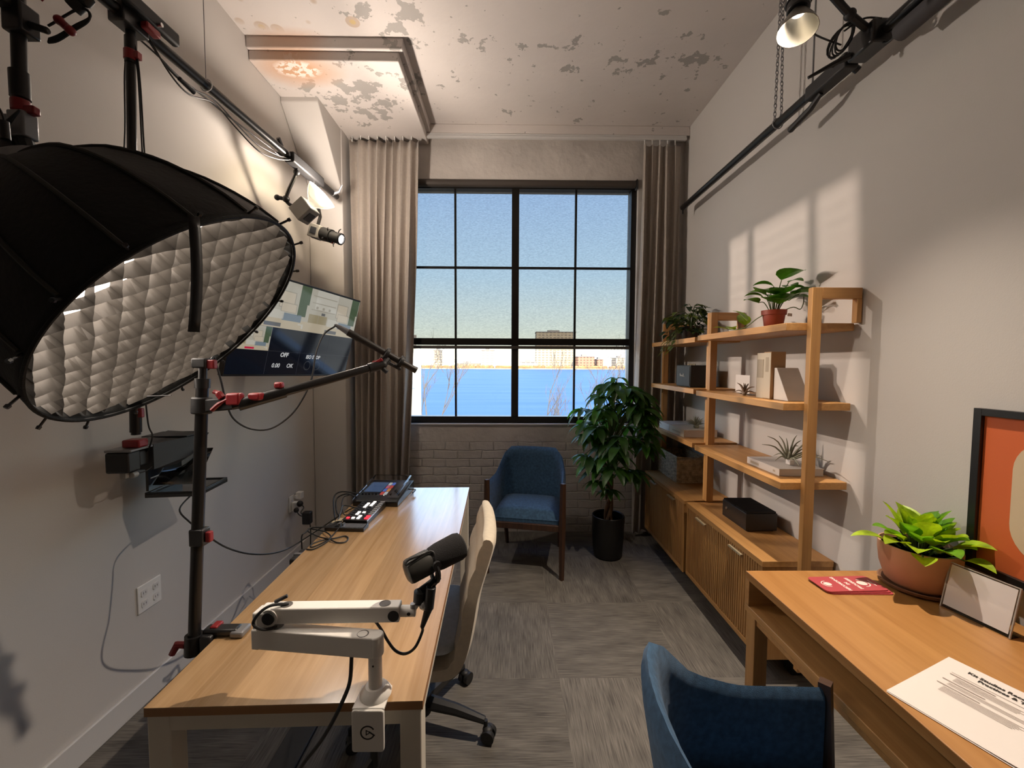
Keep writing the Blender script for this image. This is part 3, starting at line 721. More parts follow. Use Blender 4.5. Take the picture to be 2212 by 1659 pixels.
for (a, b) in (((.09, .0, .06), (.07, -.03, .035)), ((.12, .01, .07), (.15, .0, .10)), ((.16, .02, .02), (.20, .0, .045))): kn.tube([jb+Vector(a), jb+Vector(b)], [.011, .006], 8)
kn.build('wing_knobs', M_BLK, ll)
along(1.56, 1.68, -.01, -.005, .075, .085, left=False).build('rail_clamp', M_BLK, ll, bevel=.008)
MB().tube([(XRP-.05, 1.66, ZRP-.03), (XRP-.10, 1.69, ZRP-.045), (XRP-.17, 1.72, ZRP-.075)], [.013, .009, .006], 8).build('clamp_handle', M_BLKM, ll)
cw = MB()
for k in range(6):
    c = Vector((XRP-.115, 1.61+.004*k, ZRP+.0)); pts = []
    for a in range(16):
        q = 2*math.pi*a/16; rx, rz = .028+.003*(k % 3), .058+.004*(k % 2)
        pts.append(c+Vector((rx*math.cos(q)+.45*rz*math.sin(q), .012*math.sin(q+k), rz*math.sin(q))))
    cw.tube(pts, .0032, 6, closed=True)
cw.tube(spline([jb+Vector((.03, 0, .02)), jb+Vector((.055, .03, -.05)), jb+Vector((.09, .05, -.09)), (XRP-.12, 1.62, ZRP-.02)]), .0032, 6)
cw.cyl(jb+Vector((.058, .033, -.055)), jb+Vector((.078, .045, -.08)), .010, n=10)
cw.tube(spline([(XRP-.11, 1.62, ZRP+.03), (XRP-.07, 1.58, ZRP+.045), (XRP-.02, 1.56, ZRP+.03)]), .0032, 6)
cw.build('coiled_cable', M_CABLE, ll)
lamp('light_reflector_right', 'SPOT', LR-LRn*.030, 235, (1, .84, .68), aim=(.10, 1.10, 0), spot_size=R(104), spot_blend=1.0, shadow_soft_size=.018)

# ------------------------------------------------------------------ up-tilted reflector lamp on the left rail
LU = at(691, 425, Y=2.69); LUn = Vector((.776, -.091, .62)).normalized()
lu = thing('reflector_lamp', 'bright lamp clamped under the far end of the left rail', 'studio light', LU, 0)
M_GLASSD = clear('frosted_dish', (.72, .70, .64), .2, .15, (.22, .21, .19))
MB().lathe([(.018, -.075), (.034, -.060), (.060, -.035), (.082, -.006), (.094, .020), (.0955, .020), (.084, -.008), (.062, -.038), (.036, -.064), (.020, -.079)], LU, LUn, 36).build('reflector', M_GLASSD, lu, sharp=60)
MB().lathe([(.0005, -.028), (.058, -.026), (.058, -.030), (.0005, -.032)], LU, LUn, 24).build('led', emis('led_glow_bright', (1, .94, .90), 40), lu)
ax = LUn; bb = LU-ax*.078
Mb = aimM(bb, -ax)
MB().box(-.052, .052, -.052, .052, 0, .115, 0, Mb).build('lamp_body', M_LGREY, lu, bevel=.006)
MB().box(-.058, -.052, -.030, .030, .03, .09, 0, Mb).box(-.030, .030, -.058, -.052, .03, .09, 0, Mb).build('control_screen', mat('lamp_screen', (.05, .055, .065), .2), lu, bevel=.001)
MB().tube(spline([bb-ax*.06+Vector((-.05, 0, .02)), bb-ax*.07+Vector((-.09, -.03, .07)), railL(2.60)+Vector((0, 0, -.06)), railL(2.60)], 5), .011, 8).ball(bb-ax*.07+Vector((-.09, -.03, .07)), .022, 8).ball(railL(2.60)+Vector((0, 0, -.06)), .020, 8).build('swivel_arm', M_BLK, lu)
MB().cyl(bb-ax*.07+Vector((-.09, -.03, .07)), bb-ax*.07+Vector((-.14, -.04, .075)), .012).ball(bb-ax*.07+Vector((-.14, -.04, .075)), .018, 6).build('knob', M_BLK, lu)
along(2.50, 2.86, .012, -.012, .06, .06).build('rail_clamp', M_BLKM, lu, bevel=.008)
MB().cyl(railL(2.45)+Vector((.0, 0, .02)), railL(2.42)+Vector((.0, 0, .05)), .012).cyl(railL(2.48)+Vector((-.05, 0, -.01)), railL(2.48)+Vector((.03, 0, -.01)), .011).build('clamp_bolt', M_BLK, lu)
MB().tube([railL(3.05)+Vector((.0, 0, -.01)), railL(3.06)+Vector((.045, 0, .01)), railL(3.05)+Vector((.075, 0, .055))], [.014, .010, .006], 8).build('clamp_handle', M_GREY, lu)
lamp('light_reflector_left', 'POINT', LU+LUn*.065, 28, WARM, shadow_soft_size=.03)
lamp('light_reflector_left_beam', 'SPOT', LU+LUn*.03, 44, WARM, aim=LU+LUn+Vector((.3, -.1, -.35)), spot_size=R(125), spot_blend=.6, shadow_soft_size=.03)

# ------------------------------------------------------------------ pattern projector below it (throws a window pattern on the right wall)
LP = at(737, 517, Y=2.86); tgt = Vector((XR, 2.20, 1.42)); PA = (tgt-LP).normalized()
pj_ = thing('projector_spotlight', 'black barrel spotlight with bright lens below the left rail', 'studio light', LP, 0)
Mp = aimM(LP, PA)
def ringp(r0, r1, z0, z1): return MB().lathe([(r0, z0), (r1, z0), (r1, z1), (r0, z1), (r0, z0)], LP, PA, 28)
b_ = ringp(.029, .036, -.075, .004); b_.build('lens_barrel', M_BLKM, pj_)
ringp(.030, .040, -.010, .000).build('front_ring', M_BLK, pj_, bevel=.001)
b_ = ringp(.032, .045, -.150, -.076); b_.lathe([(.0005, -.150), (.04, -.150)], LP, PA, 28); b_.build('shutter_housing', M_BLKM, pj_)
pk = MB()
for a, z in ((40, -.10), (140, -.09), (215, -.11), (320, -.10), (80, -.04), (250, -.035)):
    d = Mp.to_3x3() @ Vector((math.cos(R(a)), math.sin(R(a)), 0)); c = LP+PA*z
    pk.tube([c+d*.034, c+d*.055, c+d*.068+PA*.010], [.005, .004, .003], 6)
pk.build('shutter_tabs', M_BLK, pj_)
MB().cyl(LP+PA*-.055+Mp.to_3x3() @ Vector((0, -.034, 0)), LP+PA*-.055+Mp.to_3x3() @ Vector((0, -.046, 0)), .010, n=12).build('focus_knob', M_RED, pj_)
MB().box(-.045, .045, -.045, .045, -.235, -.151, 0, Mp).build('lamp_body', M_LGREY, pj_, bevel=.005)
MB().box(-.022, .022, -.050, -.045, -.215, -.170, 0, Mp).box(-.050, -.045, -.022, .022, -.215, -.170, 0, Mp).build('control_screen', mat('lamp_screen', (.05, .055, .065), .2), pj_, bevel=.001)
MB().tube([LP+PA*-.19+Vector((0, 0, .05)), LP+PA*-.17+Vector((0, 0, .11)), railL(2.78)+Vector((.02, 0, -.10)), railL(2.78)], .011, 8).build('swivel_arm', M_BLK, pj_)
# light source, gobo plate and glass
P0 = LP-PA*.070; G0 = LP-PA*.035
def to_gobo(y, z):
    q = Vector((XR, y, z)); d = q-P0; return P0+d*(.035/(d.dot(PA)))
gb = MB()
def gq(pts):
    gb.add([to_gobo(*p) for p in pts], [(0, 1, 2, 3)])
TLc, TRc, BRc, BLc = (2.79, 2.285), (1.785, 2.305), (1.66, .40), (2.72, .40)
def lerp(a, b, t): return (a[0]+(b[0]-a[0])*t, a[1]+(b[1]-a[1])*t)
def bil(u, v): return lerp(lerp(BLc, BRc, u), lerp(TLc, TRc, u), v)
far = 1.5
gq([(TLc[0]+far, TLc[1]), TLc, BLc, (BLc[0]+far, BLc[1])]); gq([TRc, (TRc[0]-far, TRc[1]), (BRc[0]-far, BRc[1]), BRc])
gq([(TLc[0]+far, TLc[1]+far), (TRc[0]-far, TRc[1]+far), (TRc[0]-far, TRc[1]), (TLc[0]+far, TLc[1])])
gq([(BLc[0]+far, BLc[1]), (BRc[0]-far, BRc[1]), (BRc[0]-far, BRc[1]-.5), (BLc[0]+far, BLc[1]-.5)])
for u, w in ((.23, .035), (.74, .028)): gq([bil(u-w, 1), bil(u+w, 1), bil(u+w, 0), bil(u-w, 0)])
for k in range(26):
    v = .985-k*.0385; gq([bil(0, v), bil(1, v), bil(1, v-.0055), bil(0, v-.0055)])
gb.build('gobo', M_BLK, pj_, sharp=0)
def lens_mat():
    m = bpy.data.materials.new('lit_lens'); m.use_nodes = True; nt = m.node_tree; nt.nodes.clear(); L = nt.links.new
    o = nd(nt, 'ShaderNodeOutputMaterial'); t = nd(nt, 'ShaderNodeBsdfTransparent'); e = nd(nt, 'ShaderNodeEmission'); e.inputs[0].default_value = (1, .93, .9, 1); e.inputs[1].default_value = 5
    a = nd(nt, 'ShaderNodeAddShader'); L(t.outputs[0], a.inputs[0]); L(e.outputs[0], a.inputs[1]); L(a.outputs[0], o.inputs[0]); return m
MB().lathe([(.0005, -.004), (.0285, -.006)], LP, PA, 28).build('lens', lens_mat(), pj_)
lamp('light_projector', 'SPOT', P0, 185, (1, .80, .66), aim=tgt, spot_size=R(75), spot_blend=.1, shadow_soft_size=.00045)

# ------------------------------------------------------------------ softbox
SBC = Vector((-.757, .979, 1.584)); SBn = Vector((.7314, .0954, -.6752)).normalized(); SBR = .308
sb = thing('softbox', 'large round black softbox with silver egg crate grid', 'softbox', SBC, 0)
SM = aimM(SBC, SBn); S3 = SM.to_3x3()
M_SBF = mat('black_softbox_cloth', (.010, .010, .009), .6, bump=(90, .12), spec=.2)
NR = 16
prof = [(1.005, .014), (1.0, 0), (.985, -.05), (.945, -.11), (.88, -.175), (.79, -.235), (.67, -.295), (.52, -.345), (.38, -.385), (.28, -.41)]
scal = [0, 0, .012, .022, .030, .034, .034, .028, .016, 0]
sh = MB(); n = NR*6; vs = []; fs = []
for i, (r, z) in enumerate(prof):
    for k in range(n):
        a = 2*math.pi*k/n; f = 1-scal[i]*abs(math.sin(a*NR/2))*1.0
        vs.append(SM @ Vector((SBR*r*f*math.cos(a), SBR*r*f*math.sin(a), z)))
for i in range(len(prof)-1): fs += [(i*n+k, i*n+(k+1) % n, (i+1)*n+(k+1) % n, (i+1)*n+k) for k in range(n)]
sh.add(vs, fs); sh.build('shell', M_SBF, sb, sharp=50, solid=.003)
for k in range(NR):
    a = 2*math.pi*k/NR
    pts = [SM @ Vector((SBR*(r+.008)*math.cos(a), SBR*(r+.008)*math.sin(a), z)) for r, z in prof[1:]]
    MB().tube(spline(pts, 2), .0042, 6).build('rib', mat('rib_cover', (.022, .021, .017), .7) if k == 0 else bpy.data.materials['rib_cover'], sb)
    c = SM @ Vector((SBR*1.0*math.cos(a), SBR*1.0*math.sin(a), .006)); d = S3 @ Vector((math.cos(a), math.sin(a), .35)).normalized()
    MB().tube([c, c+d*.022, c+d*.024, c+d*.030], [.0025, .0025, .0045, .004], 6).build('rib_tip', M_BLK, sb)
rim = [SM @ Vector((SBR*1.0*math.cos(2*math.pi*k/96), SBR*1.0*math.sin(2*math.pi*k/96), .014)) for k in range(96)]
MB().tube(rim, .004, 6, closed=True).build('rim', M_SBF, sb)
GAP = SM.inverted() @ (CAM+(RT*((185-1106)/FPX)-UP*((640-829.5)/FPX)+FW)*((SBC-CAM).dot(SBn)/(RT*((185-1106)/FPX)-UP*((640-829.5)/FPX)+FW).dot(SBn))); GAP.z = 0   # grid strips shallower here, shaped to show slivers of the lit diffuser
rg = random.Random(5); gd = MB(); pitch = .044; dep = .034; zt = .004
ang = R(38)
for dr in (0, 1):
    ca, sa = math.cos(ang+dr*math.pi/2), math.sin(ang+dr*math.pi/2)
    k = -8
    for k in range(-7, 8):
        off = (k+.5)*pitch
        if abs(off) >= SBR*.975: continue
        hl = math.sqrt((SBR*.985)**2-off*off); ns = max(4, int(2*hl/(pitch/4)))
        top = []; bot = []
        for i in range(ns+1):
            s_ = -hl+2*hl*i/ns
            sag = .0012*math.sin(2*math.pi*s_/pitch/2+k*math.pi*dr*0+(math.pi/2 if k % 2 else 0))
            jx = rg.uniform(-.0025, .0025) if i % 4 == 0 else .0
            rr = math.hypot(s_, off)/SBR; bul = .012*(1-rr*rr)+.0015*math.sin(s_*40+k*3)
            def pt(o_, z): return SM @ Vector((s_*ca-(off+o_)*sa, s_*sa+(off+o_)*ca, z))
            top.append(pt(sag+jx, zt+bul)); lq = Vector((s_*ca-off*sa, s_*sa+off*ca, 0)); bot.append(pt(jx*.3, zt-dep+.018*math.exp(-(((lq-GAP).length/.085)**2))))
        gd.grid([top, bot])
def grid_mat():
    m = bpy.data.materials.new('silver_grid_cloth'); m.use_nodes = True; nt = m.node_tree; nt.nodes.clear(); L = nt.links.new
    o = nd(nt, 'ShaderNodeOutputMaterial'); d = nd(nt, 'ShaderNodeBsdfDiffuse'); d.inputs[0].default_value = (.060, .054, .047, 1)
    t = nd(nt, 'ShaderNodeBsdfTranslucent'); t.inputs[0].default_value = (.012, .011, .010, 1)
    g = nd(nt, 'ShaderNodeBsdfGlossy'); g.inputs[0].default_value = (.02, .019, .018, 1); g.inputs['Roughness'].default_value = .35
    a = nd(nt, 'ShaderNodeAddShader'); b = nd(nt, 'ShaderNodeAddShader'); L(d.outputs[0], a.inputs[0]); L(t.outputs[0], a.inputs[1]); L(a.outputs[0], b.inputs[0]); L(g.outputs[0], b.inputs[1]); L(b.outputs[0], o.inputs[0]); return m
gd.build('egg_crate_grid', grid_mat(), sb, sharp=0)
MB().lathe([(.0005, -.062), (SBR*.95, -.062)], SBC, SBn, 48).build('diffuser', emis('softbox_diffuser', (1, .86, .74), 13.0), sb, sharp=0)
MB().cyl(SM @ Vector((0, 0, -.405)), SM @ Vector((0, 0, -.43)), .092, n=32).build('speed_ring', M_GREY, sb, bevel=.003)
MB().cyl(SM @ Vector((0, 0, -.43)), SM @ Vector((0, 0, -.60)), .058, n=28).build('lamp_head', M_BLKM, sb, bevel=.006)
def on_sb(px, py, z=0):
    d = RT*((px-1106)/FPX)-UP*((py-829.5)/FPX)+FW; t = (SBC+SBn*z-CAM).dot(SBn)/d.dot(SBn); return CAM+d*t
MB().tube([at(318, 856, Y=1.0), at(370, 854, Y=1.0)], .0012, 6).build('loose_rod', M_BLK, sb)
s0 = on_sb(418, 466, .022); sw = .0085; rd = Vector((.79, .61, 0))
MB().grid([[s0-rd*sw+Vector((.0, 0, -.205*t))+Vector((.006*math.sin(3*t), -.010*t, 0)), s0+rd*sw+Vector((0, 0, -.205*t))+Vector((.006*math.sin(3*t), -.010*t, 0))] for t in [i/10 for i in range(11)]]).build('velcro_strap', M_BLK, sb, solid=.002)
# its pole
pb = Vector((-1.052, .93, 1.96)); pt_ = Vector((-1.036, .93, 2.62))
lp = thing('hanging_pole', 'black pole with red collar holding the softbox from above', 'pole', pb, 0)
MB().cyl(pb+Vector((0, 0, .09)), pt_, .0125, n=16).cyl(pb+Vector((0, 0, .085)), pb+Vector((0, 0, .14)), .0165, n=16).cyl(pb+Vector((0, 0, .295)), pb+Vector((0, 0, .32)), .0165, n=16).build('pole', M_PIPE, lp)
MB().cyl(pb+Vector((0, 0, .055)), pb+Vector((0, 0, .082)), .016, n=16).box(-.006, .034, -.008, .008, .05, .068, 0, Matrix.Translation(pb)).build('red_collar', M_RED, lp, bevel=.003)
MB().box(-.016, .020, -.016, .016, .0, .055, 0, Matrix.Translation(pb)).box(-.05, -.012, -.006, .006, .032, .052, 0, Matrix.Translation(pb)).build('receiver', M_GREY, lp, bevel=.004)
yk = SM @ Vector((0, 0, -.47))
MB().tube(spline([pb+Vector((0, 0, .01)), pb+Vector((.012, 0, -.03)), yk+Vector((.02, 0, .085))], 4), .014, 8).tube([yk+Vector((.04, -.03, .07)), yk+Vector((.075, -.03, .105))], [.006, .002], 6).build('yoke', M_BLKM, lp)
MB().bar((-1.04, .93, 2.60), railL(.93), .03, .03).build('cross_arm', M_BLK, lp)
MB().bar((-1.052, .915, 2.240), (-1.062, .50, 2.235), .030, .045).build('side_bar', M_BLKM, lp, bevel=.005)
MB().box(-.02, .022, -.02, .02, -.03, .03, 0, Matrix.Translation((-1.043, .93, 2.205))).cyl((-1.03, .93, 2.20), (-.985, .93, 2.185), .007).build('clamp', M_BLK, lp, bevel=.004)
MB().tube(spline([(-1.02, .93, 2.285), (-.995, .93, 2.30), (-.985, .93, 2.27), (-1.0, .93, 2.25)], 4), .005, 6).build('red_lever', M_RED, lp)
cc = thing('coiled_cable', 'loops of black cable held by a red tie beside the softbox pole', 'cable', (-.99, .95, 2.19), 0)
cm = MB()
for k in range(5):
    pts = [at(x+dx*k, y+dy*k, Y=.955) for x, y, dx, dy in ((104, 92, .5, -2), (125, 88, .6, -3), (160, 66, 1, -3), (190, 46, 1, -2), (192, 26, -1, -1), (172, 18, -2, 1), (140, 34, -3, 2), (112, 52, -2, 1))]
    cm.tube(spline(pts, 4), .0024, 6)
cm.tube(spline([at(160, 0, Y=.955), at(168, -30, Y=.955), railL(1.0)], 4), .008, 8)
cm.cyl(at(158, 18, Y=.955), at(174, 4, Y=.955), .016, n=10)
cm.build('loops', M_CABLE, cc)
MB().cyl(at(128, 44, Y=.95), at(152, 66, Y=.95), .0085, n=10).ball(at(128, 44, Y=.95), .010, 6).ball(at(152, 66, Y=.95), .010, 6).build('red_tie', M_RED, cc)
pc_ = thing('power_cable', 'black lead with barrel connector at the softbox left edge', 'cable', at(8, 270, Y=.88), 0)
MB().tube(spline([at(-8, 225, Y=.88), at(4, 245, Y=.88), at(9, 262, Y=.88), at(11, 290, Y=.88)], 4), .0022, 6).build('lead', M_CABLE, pc_)
MB().cyl(at(9, 262, Y=.88), at(13, 301, Y=.88), .0075, n=10).build('connector', M_BLK, pc_)

# ------------------------------------------------------------------ teleprompter on its pole
p1 = railL(1.555)+Vector((.0, 0, -.03)); p0 = Vector((-1.390, 1.545, 1.186))
tp = thing('hanging_pole', 'black pole hanging from the left rail behind the softbox, holding the teleprompter', 'pole', p0, 0)
dv = (p1-p0).normalized()
MB().cyl(p0+dv*.02, p1, .0145, n=16).cyl(p0+dv*.03, p0+dv*.12, .018, n=16).cyl(p1-dv*.12, p1-dv*.03, .018, n=16).build('pole', M_PIPE, tp)
MB().cyl(p1-dv*.11, p1-dv*.075, .0205, n=16).box(.010, .03, -.01, .01, -.105, -.08, 0, Matrix.Translation(p1)).build('red_collar', M_RED, tp, bevel=.002)
MB().box(.013, .030, -.008, .008, .085, .12, 0, Matrix.Translation(p0)).build('red_lever', M_RED, tp, bevel=.003)
cb = MB()
for dx in (-.028, .03, .037):
    cb.tube(spline([p1+Vector((dx*.3, 0, -.03)), p1-dv*.15+Vector((dx*.8, 0, 0)), p1-dv*.35+Vector((dx, .004, 0)), p1-dv*.6+Vector((dx*1.3, 0, 0)), p1-dv*.9+Vector((dx*.7, 0, 0))], 5), .0026, 6)
cb.tube(spline([p0+dv*.28+Vector((.014, 0, 0)), p0+dv*.22+Vector((.03, 0, 0)), at(320, 915, Y=1.57), at(329, 940, Y=1.58), at(322, 968, Y=1.59), at(314, 977, Y=1.60)], 5), .0028, 6)
cb.build('cables', M_CABLE, tp)
te = thing('teleprompter', 'black camera and teleprompter hood hanging near the left wall', 'teleprompter', (-1.38, 1.65, .94), 0)
tax = Vector((-.12, .993, 0)).normalized(); trt = Vector((tax.y, -tax.x, 0))
PT = frame((-1.464, 1.667, .942), trt, tax, (0, 0, 1))      # near left corner of the monitor tray
PB = frame((-1.458, 1.490, 1.070), trt, tax, (0, 0, 1))     # near left lower corner of the camera
MB().box(.035, .095, .030, .080, .088, .118, 0, PB).build('red_plate', M_RED, te, bevel=.006)
MB().box(.0, .088, .0, .14, .078, .087, 0, PB).build('mount_plate', M_GREY, te, bevel=.002)
MB().box(0, .078, 0, .060, 0, .077, 0, PB).box(.006, .072, .060, .118, .010, .072, 0, PB).build('camera', M_BLKM, te, bevel=.007)
MB().cyl(PB @ Vector((.038, .118, .042)), PB @ Vector((.038, .165, .042)), .028, n=24).build('camera_lens', M_BLK, te)
MB().box(.040, .058, .012, .030, -.022, .001, 0, PB).cyl(PB @ Vector((.064, .03, -.014)), PB @ Vector((.064, .055, -.014)), .011).build('battery_knob', M_LGREY, te, bevel=.002)
M_HOOD = mat('prompter_hood', (.030, .031, .033), .6)
hd = MB()
def hside(x0, x1, fl): return [PB @ Vector(p) for p in ((x0, .110, .086), (x1, .43, .078+fl), (x1, .385, .045), (x1*.7+x0*.3, .31, .0), (x0, .24, -.022), (x0, .110, -.012))]
hl, hr = hside(-.005, -.060, .012), hside(.088, .112, .0)
hd.add(hl, [(0, 1, 2, 3, 4, 5)]).add(hr, [(0, 1, 2, 3, 4, 5)]).add([hl[0], hl[1], hr[1], hr[0]], [(0, 1, 2, 3)]).add([hl[0], hl[5], hr[5], hr[0]], [(0, 1, 2, 3)])
hd.build('hood', M_HOOD, te, sharp=0, solid=.003)
MB().box(-.062, .114, .27, .40, .088, .092, 0, PB).build('flap', M_HOOD, te)
MB().add([PT @ Vector(p) for p in ((.008, .02, .03), (.175, .02, .03), (.160, .17, .15), (.008, .17, .15))], [(0, 1, 2, 3)]).build('beam_splitter', clear('prompter_glass', (.55, .58, .60), .2, .02), te, solid=.002)
MB().box(-.004, .006, .0, .014, .010, .118, 0, PT).box(-.004, .004, .014, .21, .010, .055, 0, PT).box(-.004, .004, .014, .21, .062, .115, 0, PT).build('side_panel', M_BLK, te, bevel=.001)
MB().box(-.006, .198, -.006, .205, -.016, .0, 0, PT).box(-.006, .006, -.006, .205, 0, .006, 0, PT).box(.186, .198, -.006, .205, 0, .006, 0, PT).box(.006, .186, -.006, .006, 0, .006, 0, PT).box(.006, .186, .193, .205, 0, .006, 0, PT).build('monitor_tray', M_BLK, te, bevel=.002)
MB().box(.007, .185, .007, .192, .0005, .002, 0, PT).build('monitor_screen', mat('dark_screen', (.02, .022, .025), .15), te)
MB().tube(spline([PB @ Vector((.064, .055, -.014)), PB @ Vector((.075, .085, -.012)), PB @ Vector((.082, .11, .0)), PB @ Vector((.080, .12, .02))], 4), .002, 6).build('camera_lead', M_CABLE, te)
tcb = MB().tube(spline([PT @ Vector((.15, .03, -.016)), at(388, 1100, Y=1.62), at(410, 1128, Y=1.60), at(445, 1155, Y=1.58), at(490, 1183, Y=1.55), at(545, 1197, Y=1.65), at(600, 1193, Y=1.78), at(645, 1172, Y=1.92), TP(.02, 1.16, .748), TP(.06, 1.20, .744)], 6), .0032, 6)
tag(tcb.build('monitor_cable', M_CABLE), 'thin black cable drooping from the teleprompter across to the table', 'cable')

# ------------------------------------------------------------------ wall screen
BL = Vector((-1.375, 2.0, 1.408)); U = Vector((.215, .95, -.026)).normalized(); V = Vector((.13, 0, .52)); V = (V-U*V.dot(U)).normalized(); Nn = U.cross(V)
TVW, TVH = .978, .545
tv = thing('television', 'tilted wall screen showing a grid of camera views', 'television', BL, 0)
TM = frame(BL, U, V, Nn)
MB().box(0, TVW, 0, TVH, -.032, -.004, 0, TM).build('bezel', M_BLK, tv, bevel=.004)
MB().box(.3, .68, .15, .42, -.06, -.032, 0, TM).build('rear_housing', M_BLKM, tv, bevel=.01)
MB().bar(TM @ Vector((.48, .28, -.06)), (XL+.045, 2.50, 1.66), .06, .06).box(XL+.001, XL+.02, 2.38, 2.62, 1.54, 1.80).build('wall_arm', M_BLK, tv)
cols = [('scr_black', (.004, .005, .009)), ('scr_wall', (.42, .39, .32)), ('scr_pale', (.50, .47, .40)), ('scr_wood', (.30, .25, .15)), ('scr_green', (.07, .10, .055)), ('scr_blue', (.17, .21, .24)), ('scr_shelf', (.33, .30, .24)), ('scr_desk', (.46, .39, .28)), ('scr_red', (.5, .02, .06)), ('scr_line', (.05, .05, .06)), ('scr_tag', (.12, .12, .12)), ('scr_warm', (.50, .43, .33))]
def scr(n, c):
    m = mat(n, (.004, .004, .005), .08, emit=(c, .78)); return m
SMATS = [scr(n, c) for n, c in cols]; ix = {n: i for i, (n, c) in enumerate(cols)}
sc_ = MB(); mx, my = .008, .012
def uv(u, v, z): return (mx+u*(TVW-2*mx), my+v*(TVH-2*my), z)
def q(u0, u1, v0, v1, m, lay): sc_.add([uv(u0, v0, lay), uv(u1, v0, lay), uv(u1, v1, lay), uv(u0, v1, lay)], [(0, 1, 2, 3)], ix[m], TM)
q(0, 1, 0, 1, 'scr_black', -.0035)
def view(u0, u1, v0, v1, z, tagc):
    def w(a, b, c, d, m, k): q(u0+(u1-u0)*a, u0+(u1-u0)*b, v0+(v1-v0)*c, v0+(v1-v0)*d, m, z+.0002*k)
    w(0, 1, 0, 1, 'scr_wall', 0); w(.10, .52, .55, 1, 'scr_pale', 1); w(0, 1, 0, .22, 'scr_desk', 1)
    for c in (.86, .70, .54): w(.04, .50, c-.02, c, 'scr_shelf', 2)
    for a in (.10, .22, .34): w(a, a+.07, .72, .80, 'scr_pale', 3); w(a+.02, a+.06, .56, .62, 'scr_shelf', 3)
    w(.02, .36, .22, .42, 'scr_wood', 2); w(.19, .195, .22, .42, 'scr_shelf', 3); w(.24, .31, .43, .49, 'scr_tag', 3)
    w(.38, .62, .20, .38, 'scr_pale', 2); w(.60, .90, .18, .34, 'scr_blue', 2)
    w(.52, .76, .44, .80, 'scr_shelf', 2); w(.535, .745, .46, .78, 'scr_warm', 3); w(.56, .80, .36, .56, 'scr_shelf', 3); w(.57, .79, .37, .54, 'scr_warm', 4)
    w(.82, .96, .32, 1, 'scr_green', 2); w(.88, .99, .60, 1, 'scr_green', 3)
    w(.86, .95, .12, .15, 'scr_pale', 4); w(.92, .95, .05, .14, 'scr_pale', 4)
    w(.36, .60, .03, .11, tagc, 5)
view(0, .5, .5, 1, -.0032, 'scr_tag'); view(.5, 1, .5, 1, -.0032, 'scr_tag'); view(0, .25, .25, .5, -.0032, 'scr_red')
for u in (.25, .5, .75): q(u-.0008, u+.0008, 0, .5, 'scr_line', -.0030)
q(.25, 1, .2488, .2512, 'scr_line', -.0030); q(0, 1, .499, .501, 'scr_line', -.0015)
for cx in (.585, .675):
    for k in range(24):
        a, b = 2*math.pi*k/24, 2*math.pi*(k+1)/24; r0, r1 = .026, .0275
        P_ = lambda r, t: Vector(uv(cx, .105, -.003))+Vector((r*math.cos(t), r*1.0*math.sin(t), 0))
        sc_.add([P_(r0, a), P_(r1, a), P_(r1, b), P_(r0, b)], [(0, 1, 2, 3)], ix['scr_tag'], TM)
sc_.build('screen', SMATS, tv, sharp=0)
M_TXT = emis('screen_text', (.8, .8, .8), .55)
def stxt(b, u, v, s, bold=.0012): text('lettering', b, s, TM @ Matrix.Translation(Vector(uv(u, v, -.0028))), M_TXT, tv, .0001, bold, 'CENTER', .15)
stxt('OFF', .375, .195, .034); stxt('0.00', .325, .075, .034, .0006); stxt('OK', .435, .075, .034, .0006); stxt('ISO STOP', .625, .190, .030)

# ------------------------------------------------------------------ clamp pole with boom and shotgun microphone
k0 = Vector((-.838, 1.075, .700)); k1 = Vector((-.806, 1.10, 1.465)); kd = (k1-k0).normalized()
cp = thing('clamp_stand', 'upright black pole clamped to the long table edge with red levers', 'stand', k0, 0)
MB().cyl(k0, k1-kd*.03, .0145, n=18).cyl(k0, k0+kd*.05, .022, n=18).build('pole', M_PIPE, cp)
MB().box(-.017, .020, -.016, .016, -.023, .023, 0, Matrix.Translation(k0+kd*.315+Vector((.004, 0, 0)))).build('mid_clamp', M_BLK, cp, bevel=.004)
MB().box(.020, .034, -.008, .008, -.014, .014, 0, Matrix.Translation(k0+kd*.315+Vector((.004, 0, 0)))).build('red_lever', M_RED, cp, bevel=.003)
MB().cyl(k1-kd*.03, k1+kd*.002, .010, n=14).cyl(k1-kd*.055, k1-kd*.03, .018, n=14).build('top_stud', M_BLK, cp)
MB().box(-.022, .016, -.014, .014, -.002, .024, 0, Matrix.Translation(k1)).build('ball_head', M_BLKM, cp, bevel=.004)
MB().box(.014, .034, -.008, .008, -.004, .020, 0, Matrix.Translation(k1)).build('red_lever', M_RED, cp, bevel=.003)
lo_ = k0+kd*.025
MB().tube([lo_+Vector((-.02, -.004, 0)), lo_+Vector((-.040, -.006, .002)), lo_+Vector((-.052, -.010, -.022))], [.009, .010, .008], 8).build('red_lever', M_RED, cp)
# table clamp
e0 = TP(0, .24)
tcM = Matrix.Translation(e0) @ Matrix.Rotation(TBa, 4, 'Z')
MB().box(-.035, -.003, -.03, .03, -.060, .012, 0, tcM).box(-.035, .055, -.016, .016, .003, .022, 0, tcM).box(-.035, .04, -.016, .016, -.075, -.058, 0, tcM).build('table_clamp', M_BLK, cp, bevel=.006)
MB().box(.040, .075, -.022, .022, .0012, .018, 0, tcM).build('clamp_jaw', M_GREY, cp, bevel=.005)
MB().cyl(tcM @ Vector((.02, 0, -.058)), tcM @ Vector((.02, 0, -.021)), .007).build('clamp_screw', M_STEEL, cp)
MB().box(-.02, .0, -.008, .022, .010, .026, 0, tcM).build('red_lever', M_RED, cp, bevel=.003)
